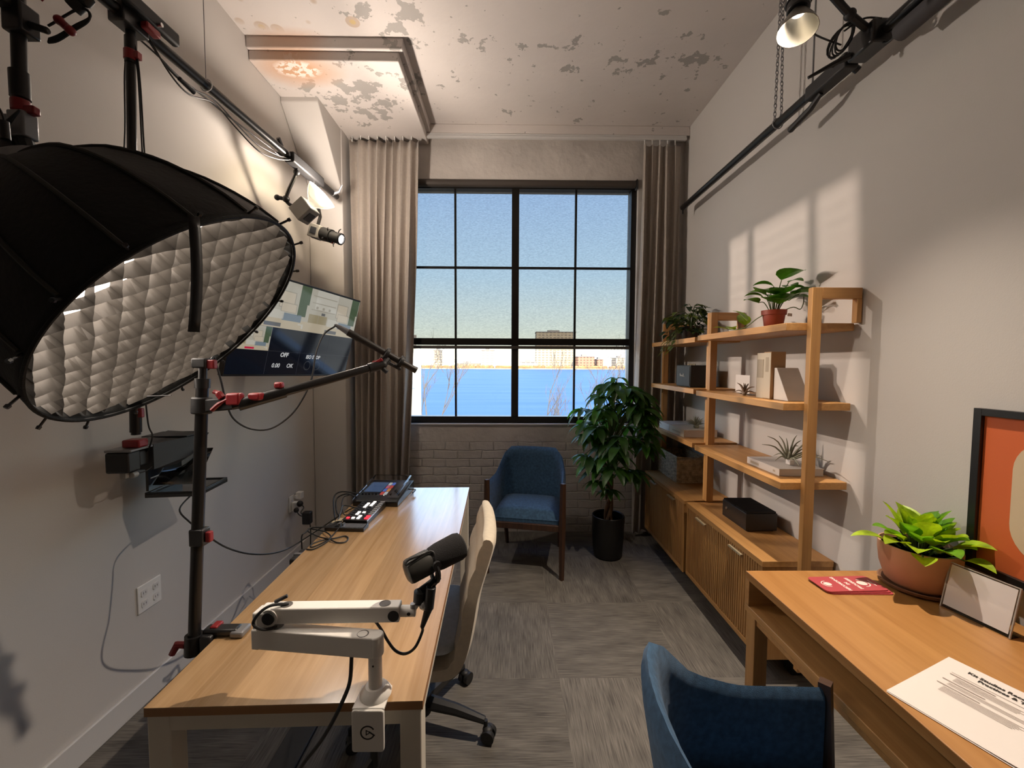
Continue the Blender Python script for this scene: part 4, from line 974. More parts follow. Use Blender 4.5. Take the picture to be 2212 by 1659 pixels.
# boom
q0 = k0+kd*.665; b0 = at(528, 871, Y=1.10); b1 = at(828, 787, Y=1.345)
bm_ = thing('boom_pole', 'black boom arm with red levers reaching from the pole to the microphone', 'arm', q0, 0)
MB().cyl(q0-kd*.022, q0+kd*.022, .024, n=18).bar(q0+Vector((.015, 0, 0)), at(512, 870, Y=1.098), .030, .034).build('grip_head', M_BLKM, bm_, bevel=.004)
MB().tube(spline([at(462, 846, Y=1.085), at(472, 850, Y=1.085), at(480, 860, Y=1.085)], 4), [.006]*4+[.009]*5, 8).tube(spline([at(458, 886, Y=1.08), at(474, 872, Y=1.08), at(492, 862, Y=1.08)], 4), [.006]*5+[.004]*4, 8).build('red_lever', M_RED, bm_)
MB().box(-.018, .018, -.014, .014, -.016, .016, 0, Matrix.Translation(at(508, 862, Y=1.09))).build('red_knob', M_RED, bm_, bevel=.005)
bd = (b1-b0).normalized()
MB().cyl(b0-bd*.015, b0+bd*.10, .0165, n=16).cyl(b0+bd*.09, b1, .0125, n=16).cyl(b1-bd*.05, b1-bd*.005, .0155, n=16).cyl(b0-bd*.03, b0-bd*.012, .007).build('tube', M_PIPE, bm_)
MB().box(-.016, .016, -.014, .014, -.010, .010, 0, Matrix.Translation(b0+bd*.035+Vector((0, -.012, .008)))).box(-.010, .012, -.01, .01, -.008, .010, 0, Matrix.Translation(b0+bd*.085+Vector((0, 0, .022)))).build('red_knob', M_RED, bm_, bevel=.005)
MB().ball(b1, .013, 8).tube([b1, at(838, 775, Y=1.36)], .010, 8).cyl(at(822, 792, Y=1.34), at(836, 804, Y=1.34), .007).build('end_joint', M_BLKM, bm_)
MB().bar(at(808, 785, Y=1.33), at(826, 776, Y=1.335), .016, .010).cyl(at(806, 780, Y=1.33), at(812, 790, Y=1.33), .006).build('red_lever', M_RED, bm_, bevel=.002)
m0, m1 = at(753, 718, Y=1.32), at(899, 800, Y=1.40); md = (m1-m0).normalized()
sg = thing('shotgun_microphone', 'slim black shotgun microphone in front of the left curtain', 'microphone', m0, 0)
MB().cyl(m0, m1, .0105, n=18).cyl(m1-md*.006, m1+md*.001, .0115, n=18).cyl(m0-md*.002, m0+md*.035, .0115, n=18).build('body', mat('microphone_brown_black', (.022, .017, .014), .5), sg)
MB().tube([m0-md*.045, m0-md*.03, m0], [.004, .007, .010], 12).build('connector', M_GREY, sg)
sc0 = m0+md*.155; smk = aimM(sc0, md)
smb = MB()
for z in (-.022, .030): smb.lathe([(.0125, z-.006), (.021, z-.006), (.021, z+.006), (.0125, z+.006), (.0125, z-.006)], sc0, md, 20)
smb.box(-.012, .012, -.028, -.018, -.034, .042, 0, smk).bar(smk @ Vector((0, -.022, 0)), b1+Vector((.004, .004, .012)), .016, .016)
smb.build('shock_mount', M_BLKM, sg, bevel=.002)
mcb = [m0-md*.045, at(722, 706, Y=1.30), at(700, 722, Y=1.28), at(683, 762, Y=1.26), at(675, 810, Y=1.25), at(660, 850, Y=1.24), at(630, 895, Y=1.23), at(585, 926, Y=1.21), at(540, 926, Y=1.19), at(505, 905, Y=1.17), at(489, 870, Y=1.155), at(478, 825, Y=1.145), at(468, 790, Y=1.14), at(463, 772, Y=1.135), at(457, 775, Y=1.12), k1+Vector((.012, .012, .015))]
tag(MB().tube(spline(mcb, 6), .0026, 7).build('microphone_cable', M_CABLE), 'black cable looping from the shotgun microphone back to the clamp pole', 'cable')

# cables slung under the left rail
lc = thing('rail_cables', 'bundle of black cables slung under the left rail', 'cable', railL(2.0), 0)
for k, (sg_, xo) in enumerate(((.055, .016), (.085, .024), (.03, -.018))):
    pts = [railL(1.60)+Vector((xo, 0, -.025))]
    for y, s in ((1.68, .9), (1.78, 1.1), (1.92, .5), (2.05, .9), (2.2, 1.3), (2.35, .9), (2.46, .35)): pts.append(railL(y)+Vector((xo+.008*k*math.sin(y*9), 0, -.022-sg_*s*(.6 if k == 2 else 1))))
    pts.append(railL(2.52)+Vector((xo, 0, -.02)))
    MB().tube(spline(pts, 5), .0034, 6).build('cable', M_CABLE, lc)
MB().cyl(railL(1.73)+Vector((.024, 0, -.085)), railL(1.80)+Vector((.024, 0, -.095)), .009, n=10).build('inline_connector', M_BLK, lc)
# ------------------------------------------------------------------ white microphone arm on the table front edge
ma = thing('microphone_boom', 'low white jointed microphone arm clamped to the table front edge', 'microphone arm', (-.292, .86, .74), 0)
pbx = at(812, 1500, Z=.745); px_, py_ = pbx.x, .878
Mc = Matrix.Translation((-.292, .846, .74))
M_ICON = mat('black_print', (.015, .013, .012), .5)
cl = MB().prism(rrect(.068, .092, .006), 0, .009, Matrix.Translation((-.2935, .8455, .699)) @ Matrix.Rotation(math.pi/2, 4, 'X'))
cl.build('clamp_plate', M_ARMW, ma, bevel=.002)
MB().box(-.3275, -.2595, .8405, .905, .7405, .7475).box(-.312, -.275, .848, .90, .655, .664).build('clamp_jaws', M_ARMW, ma, bevel=.002)
MB().cyl((-.293, .875, .66), (-.293, .875, .7195), .006).cyl((-.293, .875, .585), (-.293, .875, .655), .009, n=12).bar((-.293, .875, .60), (-.33, .83, .572), .012, .02).build('clamp_screw', M_BLKM, ma, bevel=.001)
MB().lathe([(.0005, .748), (.034, .748), (.034, .752), (.027, .762), (.022, .768), (.0005, .768)], (px_, py_+.002, 0), n=28).build('base_collar', M_ARMW, ma)
MB().cyl((px_, py_, .765), (px_, py_, .845), .0145, n=24).build('post', M_ARMW, ma)
MB().cyl((px_, py_-.0142, .822), (px_, py_-.0152, .822), .0022, n=10).build('set_screw', M_BLK, ma)
# the lower arm, elbow block and upper arm
A0 = Vector((px_+.002, py_, .862)); A1 = Vector((-.546, .900, .868))
d_ = (A1-A0); d_.z = 0; d_.normalize()
def armbar(p0, p1, w, h): return MB().bar(p0, p1, w, h)
la = armbar(A0-Vector((0, 0, 0)), A1, .034, .046); la.cyl(A0-Vector((0, 0, .023)), A0+Vector((0, 0, .023)), .017, n=24)
la.build('lower_arm', M_ARMW, ma, bevel=.003)
el = A1+d_*.004
MB().bar(A1-d_*.002, el+d_*.012, .036, .046).bar(el-d_*.002+Vector((0, .002, .036)), el+d_*.010+Vector((0, .002, .036)), .034, .046).build('elbow_block', M_ARMW, ma, bevel=.003)
MB().box(-.552, -.530, .882, .926, .846, .930).build('elbow_post', M_ARMW, ma, bevel=.004)
B0 = Vector((-.524, .903, .918)); B1 = Vector((-.242, .915, .914)); bdx = (B1-B0).normalized()
MB().bar(B0, B1, .032, .036).build('upper_arm', M_ARMW, ma, bevel=.003)
el2 = MB()
el2.cyl(B0+Vector((.0, -.019, -.002)), B0+Vector((0, .016, -.002)), .019, n=28); el2.build('elbow_joint', M_ARMW, ma)
MB().cyl(B0+Vector((0, -.0215, -.002)), B0+Vector((0, -.019, -.002)), .0135, n=24).build('pivot_cap', M_BLKM, ma)
MB().cyl(B1+Vector((-.012, -.0178, -.002)), B1+Vector((-.012, -.0162, -.002)), .0125, n=24).build('pivot_cap', M_BLKM, ma)
for c in (A0-Vector((.028, 0, 0))+Vector((0, 0, .0232)), A1-d_*.035+Vector((0, 0, .0232)), B0+bdx*.03+Vector((0, 0, .0182)), B1-bdx*.035+Vector((0, 0, .0182))):
    MB().lathe([(.0005, 0), (.0095, 0), (.0105, .0006), (.0125, .0008), (.0125, .0002)], c, n=20).build('cable_hole', mat('cable_hole_grey', (.12, .11, .10), .6) if 'cable_hole_grey' not in bpy.data.materials else bpy.data.materials['cable_hole_grey'], ma)
MB().tube(spline([A1-d_*.035+Vector((0, -.004, .024)), A1-d_*.015+Vector((0, -.024, .030)), A1+Vector((-.004, -.028, .045)), B0+Vector((-.012, -.026, .018)), B0+Vector((.008, -.016, .027)), B0+bdx*.034+Vector((0, 0, .019))], 6), .0033, 8).build('elbow_cable', M_CABLE, ma)
MB().bar(B0+Vector((.002, .004, .022)), B0+Vector((.026, .012, .032)), .007, .006).build('cable_clip', M_BLKM, ma)
tipx = B1+bdx*.018
MB().cyl(B1, B1+bdx*.034, .0125, n=20).build('wrist', M_STEEL if False else M_ARMW, ma, bevel=.001)
MB().cyl(B1+bdx*.021+Vector((0, -.0132, 0)), B1+bdx*.021+Vector((0, -.0122, 0)), .004, n=10).build('wrist_screw', M_BLK, ma)
# printed emblem on the clamp plate: a ring open at right with a play triangle
em = MB(); cx, cz, yy = -.2935, .697, .8362
rr2 = lambda r, a: (cx+r*math.cos(a), yy, cz+r*math.sin(a))
for k in range(30):
    a, b = R(28+k*310/30), R(28+(k+1)*310/30); em.add([rr2(.0125, a), rr2(.0158, a), rr2(.0158, b), rr2(.0125, b)], [(0, 1, 2, 3)])
em.add([(cx+.0135, yy, cz-.0075), (cx+.0165, yy, cz-.0055), (cx+.004, yy, cz+.0035), (cx+.002, yy, cz+.001)], [(0, 1, 2, 3)])
tri = [(-.004, -.0065), (-.004, .0068), (.0075, .0003)]; tr2 = [(-.0018, -.003), (-.0018, .0033), (.0036, .0003)]
for i in range(3):
    j = (i+1) % 3; em.add([(cx+x, yy, cz+z) for x, z in (tri[i], tri[j], tr2[j], tr2[i])], [(0, 1, 2, 3)])
em.build('emblem', M_ICON, ma, sharp=0)
# microphone
mic = thing('studio_microphone', 'thick black studio microphone on the white arm over the table', 'microphone', (-.20, .94, .95), 0)
q0m, q1m = at(893, 1230, Y=.925), at(978, 1186, Y=.975); mdv = (q1m-q0m).normalized()
q0m = q0m-mdv*.020; ml = (q1m-q0m).length+.028
M_FOAM = mat('black_foam', (.012, .011, .011), .95, bump=(700, .6))
MB().lathe([(.0005, 0), (.018, .0015), (.0265, .006), (.0285, .012), (.0285, .058), (.0265, .064), (.0265, .072)], q0m, mdv, 36).build('rear_housing', mat('mic_dark_metal', (.035, .034, .030), .4), mic)
MB().lathe([(.0255, .060), (.0285, .066), (.0315, .084), (.0330, ml-.016), (.030, ml-.005), (.022, ml), (.0005, ml+.001)], q0m, mdv, 36).build('foam_cover', M_FOAM, mic)
mm = q0m+mdv*.066; kb = Vector((B1.x+.040, B1.y+.004, B1.z+.012))
yo = MB(); sd = mdv.cross(Vector((0, 0, 1))).normalized()
for s_ in (-1, 1):
    yo.tube(spline([mm+sd*s_*.031, mm+sd*s_*.033+Vector((.004, 0, -.02)), mm+sd*s_*.020+Vector((.006, 0, -.042)), mm+Vector((.004, 0, -.052))], 4), .005, 8)
yo.cyl(mm+sd*-.036, mm+sd*-.029, .010, n=16).cyl(mm+sd*.029, mm+sd*.036, .010, n=16)
yo.build('yoke', M_BLKM, mic)
yb_ = mm+Vector((.004, 0, -.052))
MB().cyl(yb_, kb+Vector((.004, 0, .028)), .009, .011, n=16).cyl(kb+Vector((.002, 0, .006)), kb+Vector((.004, 0, .032)), .014, n=18).build('stand_mount', M_BLKM, mic)
MB().cyl(kb+Vector((-.010, -.012, 0)), kb+Vector((-.010, -.012, .010)), .006).ball(kb+Vector((.014, -.004, .002)), .012, 8).cyl(kb+Vector((-.012, 0, -.008)), kb+Vector((.0, 0, .008)), .008).build('swivel', M_STEEL, mic)
xl = kb+Vector((.030, -.006, .045))
MB().cyl(xl, xl+Vector((-.006, 0, -.050)), .0115, n=18).cyl(xl+Vector((-.006, 0, -.050)), xl+Vector((-.020, -.004, -.092)), .0095, .005, n=16).bar(xl+Vector((-.004, 0, -.004)), yb_+Vector((.012, 0, .012)), .012, .012).build('cable_plug', M_BLK, mic, bevel=.001)
MB().tube(spline([mm+mdv*-.01+Vector((0, -.012, .030)), mm+mdv*-.035+Vector((0, -.020, .034)), q0m+mdv*.012+Vector((0, -.018, .034)), q0m+mdv*.010+Vector((0, -.02, .026)), mm+Vector((0, -.016, .028)), mm+mdv*.012+Vector((.004, -.03, .0)), mm+mdv*.004+Vector((.010, -.026, -.034))], 5), .0026, 7).build('loop_cable', M_CABLE, mic)
xe = xl+Vector((-.020, -.004, -.092))
tag(MB().tube(spline([xe, at(912, 1365, Y=.915), at(897, 1398, Y=.91), at(876, 1412, Y=.91), at(855, 1406, Y=.91), at(838, 1385, Y=.912), at(825, 1362, Y=.915), B1-bdx*.06+Vector((0, 0, -.0185))], 6), .0033, 8).build('microphone_cable', M_CABLE), 'short black cable hanging in a loop under the white arm', 'cable')
tag(MB().tube(spline([A0+d_*.055+Vector((0, 0, -.0235)), at(756, 1470, Y=.865), at(742, 1510, Y=.850), at(718, 1560, Y=.835), at(690, 1605, Y=.832), at(655, 1650, Y=.83), at(640, 1680, Y=.83), at(622, 1760, Y=.83)], 6), .0042, 8).build('microphone_cable', M_CABLE), 'black cable dropping from the white arm past the table edge to the floor', 'cable')

# ------------------------------------------------------------------ things on the far end of the table
def corner_frame(a, b, c):   # a near-left, b near-right, c far-left on the table
    x = (b-a); x.z = 0; w = x.length; x.normalize(); y = Vector((-x.y, x.x, 0)); h = (c-a).dot(y)
    return frame(a, x, y, (0, 0, 1)), w, h
mxr = thing('audio_mixer', 'black mixing console under a clear dust cover at the table end', 'mixer', (-.67, 2.27, .74), 0)
XM = Matrix.Translation((-.795, 2.095, .7405)) @ Matrix.Rotation(R(-3), 4, 'Z')
mw, mh = .235, .30
MB().prism([(0, 0), (mh, 0), (mh, .052), (.02, .030), (0, .022)], 0, mw, XM @ frame((0, 0, 0), (0, 1, 0), (0, 0, 1), (1, 0, 0))).build('body', M_BLK, mxr, bevel=.003)
sl_ = math.atan2(.022, mh-.02)
TMx = XM @ Matrix.Translation((0, .02, .0305)) @ Matrix.Rotation(sl_, 4, 'X')
pads = [((.85, .35, .12), 3), ((.8, .12, .10), 2), ((.15, .25, .75), 2), ((.8, .2, .3), 2), ((.75, .75, .75), 4)]
PM = [emis('pad_%d' % i, c, .55) for i, (c, n_) in enumerate(pads)]
MB().box(.012, .105, .10, .235, .0, .002, 0, TMx).build('touch_screen', mat('mixer_screen', (.02, .03, .05), .1, emit=((.10, .16, .30), .5)), mxr)
MB().box(.165, .225, .02, .25, .0, .0015, 0, TMx).build('fader_panel', mat('mixer_panel', (.06, .06, .065), .4), mxr)
for i in range(8):
    x, y = .112+.020*(i % 2), .06+.045*(i//2)
    MB().box(x, x+.016, y, y+.034, 0, .004, 0, TMx).build('pad', PM[(i*3+1) % 5], mxr, bevel=.001)
for i in range(5):
    MB().box(.170+.011*i, .176+.011*i, .05+.016*((i*7) % 4), .068+.016*((i*7) % 4), .0015, .010, 0, TMx).build('fader', M_BLKM, mxr)
    MB().cyl(TMx @ Vector((.02+.018*i, .06, 0)), TMx @ Vector((.02+.018*i, .06, .009)), .005, n=12).build('knob', M_BLKM, mxr)
M_COVER = clear('acrylic_cover', (.93, .95, .96), .2, .02)
cv = MB(); P = [(-.004, -.004, .026), (mw+.004, -.004, .026), (mw+.004, mh-.004, .056), (-.004, mh-.004, .056)]; Qv = [(.010, .012, .056), (mw-.010, .012, .056), (mw-.010, mh-.012, .088), (.010, mh-.012, .088)]
cv.add(P+Qv, [(0, 1, 5, 4), (1, 2, 6, 5), (2, 3, 7, 6), (3, 0, 4, 7), (4, 5, 6, 7)], 0, XM)
cv.build('dust_cover', M_COVER, mxr, bevel=.006, seg=3)
MB().tube(spline([XM @ Vector((mw+.002, .20, .03)), XM @ Vector((mw+.03, .22, .022)), XM @ Vector((mw+.03, .17, .02))], 4), .004, 6).build('side_plug', M_BLK, mxr)
swt = thing('video_switcher', 'small black control box with lit white and red buttons', 'switcher', (-.68, 1.96, .74), 0)
SWM = Matrix.Translation((-.752, 1.848, .7405)) @ Matrix.Rotation(R(-4), 4, 'Z')
MB().prism([(0, 0), (.235, 0), (.235, .034), (.0, .024)], 0, .118, SWM @ frame((0, 0, 0), (0, 1, 0), (0, 0, 1), (1, 0, 0))).build('body', M_BLK, swt, bevel=.002)
TSW = SWM @ Matrix.Translation((0, 0, .0242)) @ Matrix.Rotation(math.atan2(.010, .235), 4, 'X')
MB().box(.112, .1185, 0, .232, -.006, .001, 0, TSW).build('silver_edge', M_STEEL, swt)
BWH = emis('lit_white', (1, .93, .85), 1.6); BRD = emis('lit_red', (1, .05, .07), 1.6); BGY = mat('button_grey', (.30, .30, .30), .5)
for r_ in range(10):
    for c in range(4):
        x, y = .014+.024*c+(.012 if c == 3 else 0), .014+.0215*r_
        lit = (r_*3+c*5) % 4 != 0
        m_ = BGY if c == 3 else (BWH if lit and c > 0 and r_ not in (4, 5) else M_BLKM)
        if r_ == 0 and c in (0, 3): m_ = BRD
        if r_ == 1 and c == 3: m_ = BRD
        MB().box(x, x+(.018 if c == 3 else .013), y, y+.013, 0, .0035, 0, TSW).build('button', m_, swt)
ksw = thing('capture_unit', 'flat black vented box with plugs, nearest of the table end gear', 'electronics box', (-.73, 1.79, .74), 0)
KM = Matrix.Translation((-.800, 1.778, .7405)) @ Matrix.Rotation(R(-3), 4, 'Z')
MB().box(0, .175, 0, .058, 0, .016, 0, KM).build('body', M_BLK, ksw, bevel=.002)
kv = MB()
for i in range(14): kv.box(.075+.0068*i, .078+.0068*i, .008, .050, .016, .0172, 0, KM)
kv.build('vent_ribs', M_GREY, ksw)
MB().box(.0, .035, .058, .085, 0, .014, 0, KM).box(.02, .05, .062, .10, .016, .022, 0, KM).build('plugs', M_BRASS, ksw)
MB().box(.050, .060, .018, .040, .016, .026, 0, KM).box(.066, .074, .024, .044, .016, .024, 0, KM).build('lead_plug', M_STEEL, ksw)
# the coil of loose cable and the leads behind
def tcab(name, label, pts, r=.0028, grp=None, k=6):
    return tag(MB().tube(spline(pts, k), r, 7).build(name, M_CABLE), label, 'cable', grp)
tb = lambda x, y, dz=.004: at(x, y, Z=.74+dz)
tcab('loose_cable', 'looped black cable lying on the table before the electronics', [KM @ Vector((.055, .02, .026)), tb(735, 1136, .02), tb(720, 1155), tb(705, 1168), tb(680, 1180), tb(671, 1181), tb(676, 1174), tb(700, 1166), tb(722, 1163), tb(745, 1158), tb(752, 1163), tb(745, 1171), tb(728, 1172), tb(712, 1165, .008), tb(690, 1160, .008), tb(672, 1152, .008), tb(665, 1147), tb(668, 1142), tb(690, 1146), tb(705, 1150, .012), tb(715, 1160, .012), tb(704, 1172, .01), tb(678, 1186), tb(662, 1186)])
for i, (pts, r) in enumerate((
    ([XM @ Vector((.0, .10, .03)), at(740, 1062, Y=2.22), at(722, 1072, Y=2.20), at(721, 1100, Y=2.10), at(724, 1120, Y=2.02), tb(730, 1132, .02), tb(722, 1140, .012)], .0036),
    ([XM @ Vector((.0, .05, .03)), at(748, 1067, Y=2.15), at(727, 1078, Y=2.14), at(727, 1105, Y=2.06), at(735, 1118, Y=1.97), tb(738, 1126, .02), KM @ Vector((.02, .07, .016))], .0036),
    ([XM @ Vector((.0, .16, .03)), at(752, 1070, Y=2.20), at(742, 1075, Y=2.19), at(738, 1092, Y=2.10), tb(744, 1112, .02), SWM @ Vector((0, .10, .02))], .0024),
    ([SWM @ Vector((0, .16, .02)), tb(742, 1092, .035), tb(735, 1108, .03), tb(728, 1125, .02), tb(700, 1138, .012), tb(672, 1140, .010), tb(660, 1150, .006), tb(652, 1158, -.002), at(652, 1180, Y=1.78), at(655, 1230, Y=1.80)], .0030))):
    tcab('lead', ['thick black lead looping from the mixer to the table', 'black lead curving from the mixer to the vented box', 'thin black lead between mixer and lit switcher', 'black lead running off the table edge by the wall'][i], pts, r, 'leads behind the electronics')
ps = thing('power_strip', 'black power strip end hanging behind the table edge', 'power strip', (-.86, 1.85, .70), 0)
MB().box(-.862, -.836, 1.60, 1.70, .672, .700, 0).build('body', M_BLKM, ps, bevel=.006)
MB().box(-.864, -.834, 1.64, 1.655, .669, .703).build('bracket', M_GREY, ps)

# ------------------------------------------------------------------ wall outlets on the left
def outlet(label, y0, y1, z0, z1):
    o = thing('wall_outlet', label, 'outlet', (XL, (y0+y1)/2, (z0+z1)/2), 0)
    MB().box(XL+.0005, XL+.007, y0, y1, z0, z1).build('cover_plate', M_WHITE, o, bevel=.002)
    n = 2 if y1-y0 > .1 else 1
    for k in range(n):
        yc = y0+(y1-y0)*(k+.5)/n
        for zc in (z0+(z1-z0)*.3, z0+(z1-z0)*.7):
            MB().prism(rrect(.030, .028, .008), 0, .0025, frame((XL+.007, yc, zc), (0, 1, 0), (0, 0, 1), (1, 0, 0))).build('socket', mat('socket_white', (.72, .71, .70), .4) if 'socket_white' not in bpy.data.materials else bpy.data.materials['socket_white'], o)
            MB().box(XL+.0095, XL+.0099, yc-.007, yc-.005, zc-.004, zc+.005).box(XL+.0095, XL+.0099, yc+.005, yc+.007, zc-.004, zc+.005).build('slots', M_BLK, o)
    return o
outlet('white double wall outlet below the teleprompter on the left wall', 1.715, 1.832, .402, .520)
outlet('white wall outlet with adapters plugged in, near the left curtain', 2.93, 3.00, .395, .51)
ad = thing('charger', 'white charger block plugged in the outlet beside the curtain', 'charger', (XL+.03, 2.96, .45), 0)
MB().box(XL+.012, XL+.062, 2.945, 2.985, .40, .465).build('block', M_WHITE, ad, bevel=.004)
ad = thing('charger', 'smaller white charger plugged above the other near the curtain', 'charger', (XL+.03, 3.02, .5), 0)
MB().box(XL+.012, XL+.052, 3.005, 3.05, .47, .52).box(XL+.012, XL+.03, 2.985, 3.006, .48, .505).build('block', M_WHITE, ad, bevel=.004)
pa = thing('power_adapter', 'black power brick and plugs hanging by the left curtain foot', 'power adapter', (XL+.12, 3.0, .4), 0)
c0 = at(664, 1118, Y=2.80)
MB().cbox((c0.x, c0.y, c0.z), .055, .05, .085).build('brick', M_BLKM, pa, bevel=.008)
MB().ball(at(648, 1088, Y=2.95), .022, 8).ball(at(640, 1102, Y=2.92), .018, 8).build('plugs', M_BLKM, pa)
MB().tube(spline([at(648, 1088, Y=2.95), at(656, 1096, Y=2.9), at(650, 1108, Y=2.86), c0], 5), .004, 6).tube(spline([at(640, 1102, Y=2.92), at(646, 1112, Y=2.88), at(656, 1116, Y=2.84), c0], 5), .004, 6).tube(spline([c0, c0+Vector((.02, .0, -.08)), (c0.x+.03, c0.y-.05, .10), (c0.x+.02, c0.y-.1, .004), (c0.x+.10, c0.y-.2, .004)], 5), .004, 6).build('leads', M_CABLE, pa)
fc = MB().box(-.868, -.765, .95, 2.30, .0005, .012)
tag(fc.build('floor_cable_cover', M_BLKM, bevel=.004), 'flat black cable cover on the carpet under the long table', 'cable cover')
cu = thing('cable_pile', 'dark coil of cable on the floor beneath the oak desk', 'cable', (1.1, 1.62, 0), 0)
pl = MB()
for k in range(4): pl.tube([(1.12+(.08+.012*k)*math.cos(2*math.pi*a/20), 1.66+(.06+.008*k)*math.sin(2*math.pi*a/20), .006+.006*k) for a in range(20)], .005, 6, closed=True)
pl.build('coil', M_CABLE, cu)

# ------------------------------------------------------------------ plants
def leaf(mb, base, d, L, w, droop=.5, fold=.25, mi=0, n=6, point=1.0, up=(0, 0, 1), twist=0):
    d = Vector(d).normalized(); u = Vector(up); s = d.cross(u)
    if s.length < .05: s = d.cross(Vector((1, 0, 0)))
    s.normalize(); s = Matrix.Rotation(twist, 3, d) @ s
    p = Vector(base); rows = []; dd = d.copy()
    for i in range(n+1):
        t = i/n
        wd = w*.5*(math.sin(math.pi*min(1, (t*.96+.02))**(.75 if point else .6))**(.9)) if t < 1 else .0004
        if i == 0: wd = w*.06
        nn = s.cross(dd).normalized()
        rows.append([p-s*wd+nn*wd*fold, p-s*wd*.5+nn*wd*fold*.35, p.copy(), p+s*wd*.5+nn*wd*fold*.35, p+s*wd+nn*wd*fold])
        p = p+dd*(L/n); dd = (dd+Vector((0, 0, -droop/n))).normalized()
    mb.grid(rows, mi)
# money tree on the floor
mt_ = thing('money_tree', 'tall leafy floor plant in black pot by the right curtain', 'plant', (.777, 3.10, 0), 0)
MB().lathe([(.0005, .0), (.095, .0), (.108, .012), (.118, .16), (.121, .318), (.117, .322), (.110, .315), (.108, .27), (.0005, .27)], (.777, 3.10, 0), n=40).build('pot', mat('black_pot', (.008, .008, .008), .45), mt_)
MB().lathe([(.0005, .272), (.107, .272)], (.777, 3.10, 0), n=24).build('soil', M_SOIL, mt_)
tk = MB(); cpt = Vector((.777, 3.10, .27))
for k in range(3):
    pts = []
    for i in range(15):
        t = i/14; a = 2*math.pi*k/3+t*5.5; r = .020*(1-.25*t)
        pts.append(cpt+Vector((.01*t+r*math.cos(a), r*math.sin(a), t*.42)))
    tk.tube(pts, [.017-.006*i/14 for i in range(15)], 8)
tk.build('trunk', M_BARK, mt_)
rp = random.Random(21); stems = MB(); fol = MB()
tops = []
for k in range(58):
    t = rp.random()
    h = .56+.72*(t**.85); az = rp.uniform(0, 2*math.pi); el_ = rp.uniform(.15, .9)
    r = rp.uniform(.10, .30)*(1.12-.5*abs(h-.88)/.4)
    c = Vector((.81+.05*(h-.7), 3.08, h)); tip = c+Vector((math.cos(az)*r*.95, math.sin(az)*r*.75, .03+.10*el_))
    if tip.y > 3.28: tip.y = 3.28-rp.random()*.05
    tip.x = min(tip.x, 1.02)
    s0_ = cpt+Vector((.012, 0, .30+.42*min(1, max(0, (h-.66))/.62)))
    stems.tube(spline([s0_, (s0_+tip)/2+Vector((0, 0, .07)), tip], 4), [.004]*8+[.0022], 5)
    dirz = Vector((math.cos(az), math.sin(az), .15)); n = rp.choice((5, 6, 6, 7))
    for j in range(n):
        a = az+R(-120+240*j/(n-1)) if n > 1 else az
        dv_ = Vector((math.cos(a), math.sin(a), rp.uniform(-.35, .15)))
        L = rp.uniform(.14, .22)*(1-.15*abs(j-(n-1)/2)/3)
        leaf(fol, tip, dv_, L, L*.33, rp.uniform(.9, 1.9), rp.uniform(.1, .4), 0 if rp.random() < .8 else 1, n=6)
# a young top shoot
tip = Vector((.815, 3.06, 1.365)); stems.tube(spline([(.80, 3.09, .72), (.80, 3.08, 1.05), tip], 5), .004, 5)
for j in range(5):
    a = R(72*j+20); leaf(fol, tip, (math.cos(a), math.sin(a), .25), .13, .045, 1.9, .3, 1)
for (x, y, z, az) in ((.98, 2.97, 1.12, -.5), (1.0, 2.95, 1.02, -.9), (.58, 3.02, .95, 2.9), (.57, 3.02, .80, 3.3), (.66, 2.95, .62, 3.8), (.88, 2.96, .70, -1.2), (.75, 2.97, .55, 4.2)):
    tip = Vector((x, y, z)); stems.tube(spline([(.80, 3.09, max(.6, z-.12)), ((x+.8)/2, (y+3.09)/2, z+.05), tip], 4), .003, 5)
    for j in range(6):
        a = az+R(-110+44*j); leaf(fol, tip, (math.cos(a), math.sin(a), .0), rp.uniform(.11, .15), .045, 1.5, .25, 0 if j else 1)
for p in (): pass
stems.build('stems', M_STEM, mt_); fol.build('foliage', [M_LEAFD, M_LEAFM], mt_, sharp=0).data.polygons.foreach_set('use_smooth', [True]*len(fol.f))
# pothos in a red-brown pot on the top shelf
def heart(mb, base, d, L, w, droop, mi, tw=0):
    leaf(mb, base, d, L, w, droop, .18, mi, n=7, twist=tw)
S1 = SZ[0]
pc0 = at(1671, 697, Z=S1+.002); pc0 = Vector((1.325, at(1671, 700, X=1.325).y, S1+.001))
po = thing('potted_pothos', 'green heart leaf plant in red brown pot on the top shelf', 'plant', pc0, 0)
MB().lathe([(.0005, 0), (.038, 0), (.040, .002), (.049, .066), (.054, .067), (.056, .090), (.052, .090), (.050, .080), (.0005, .080)], pc0, n=32).build('pot', M_REDPOT, po)
MB().box(.02, .052, -.0565, -.0535, .058, .072, 0, Matrix.Translation(pc0) @ Matrix.Rotation(R(25), 4, 'Z')).build('price_tag', M_PAPER, po)
MB().lathe([(.0005, .081), (.05, .081)], pc0, n=20).build('soil', M_SOIL, po)
pst = MB(); pf = MB()
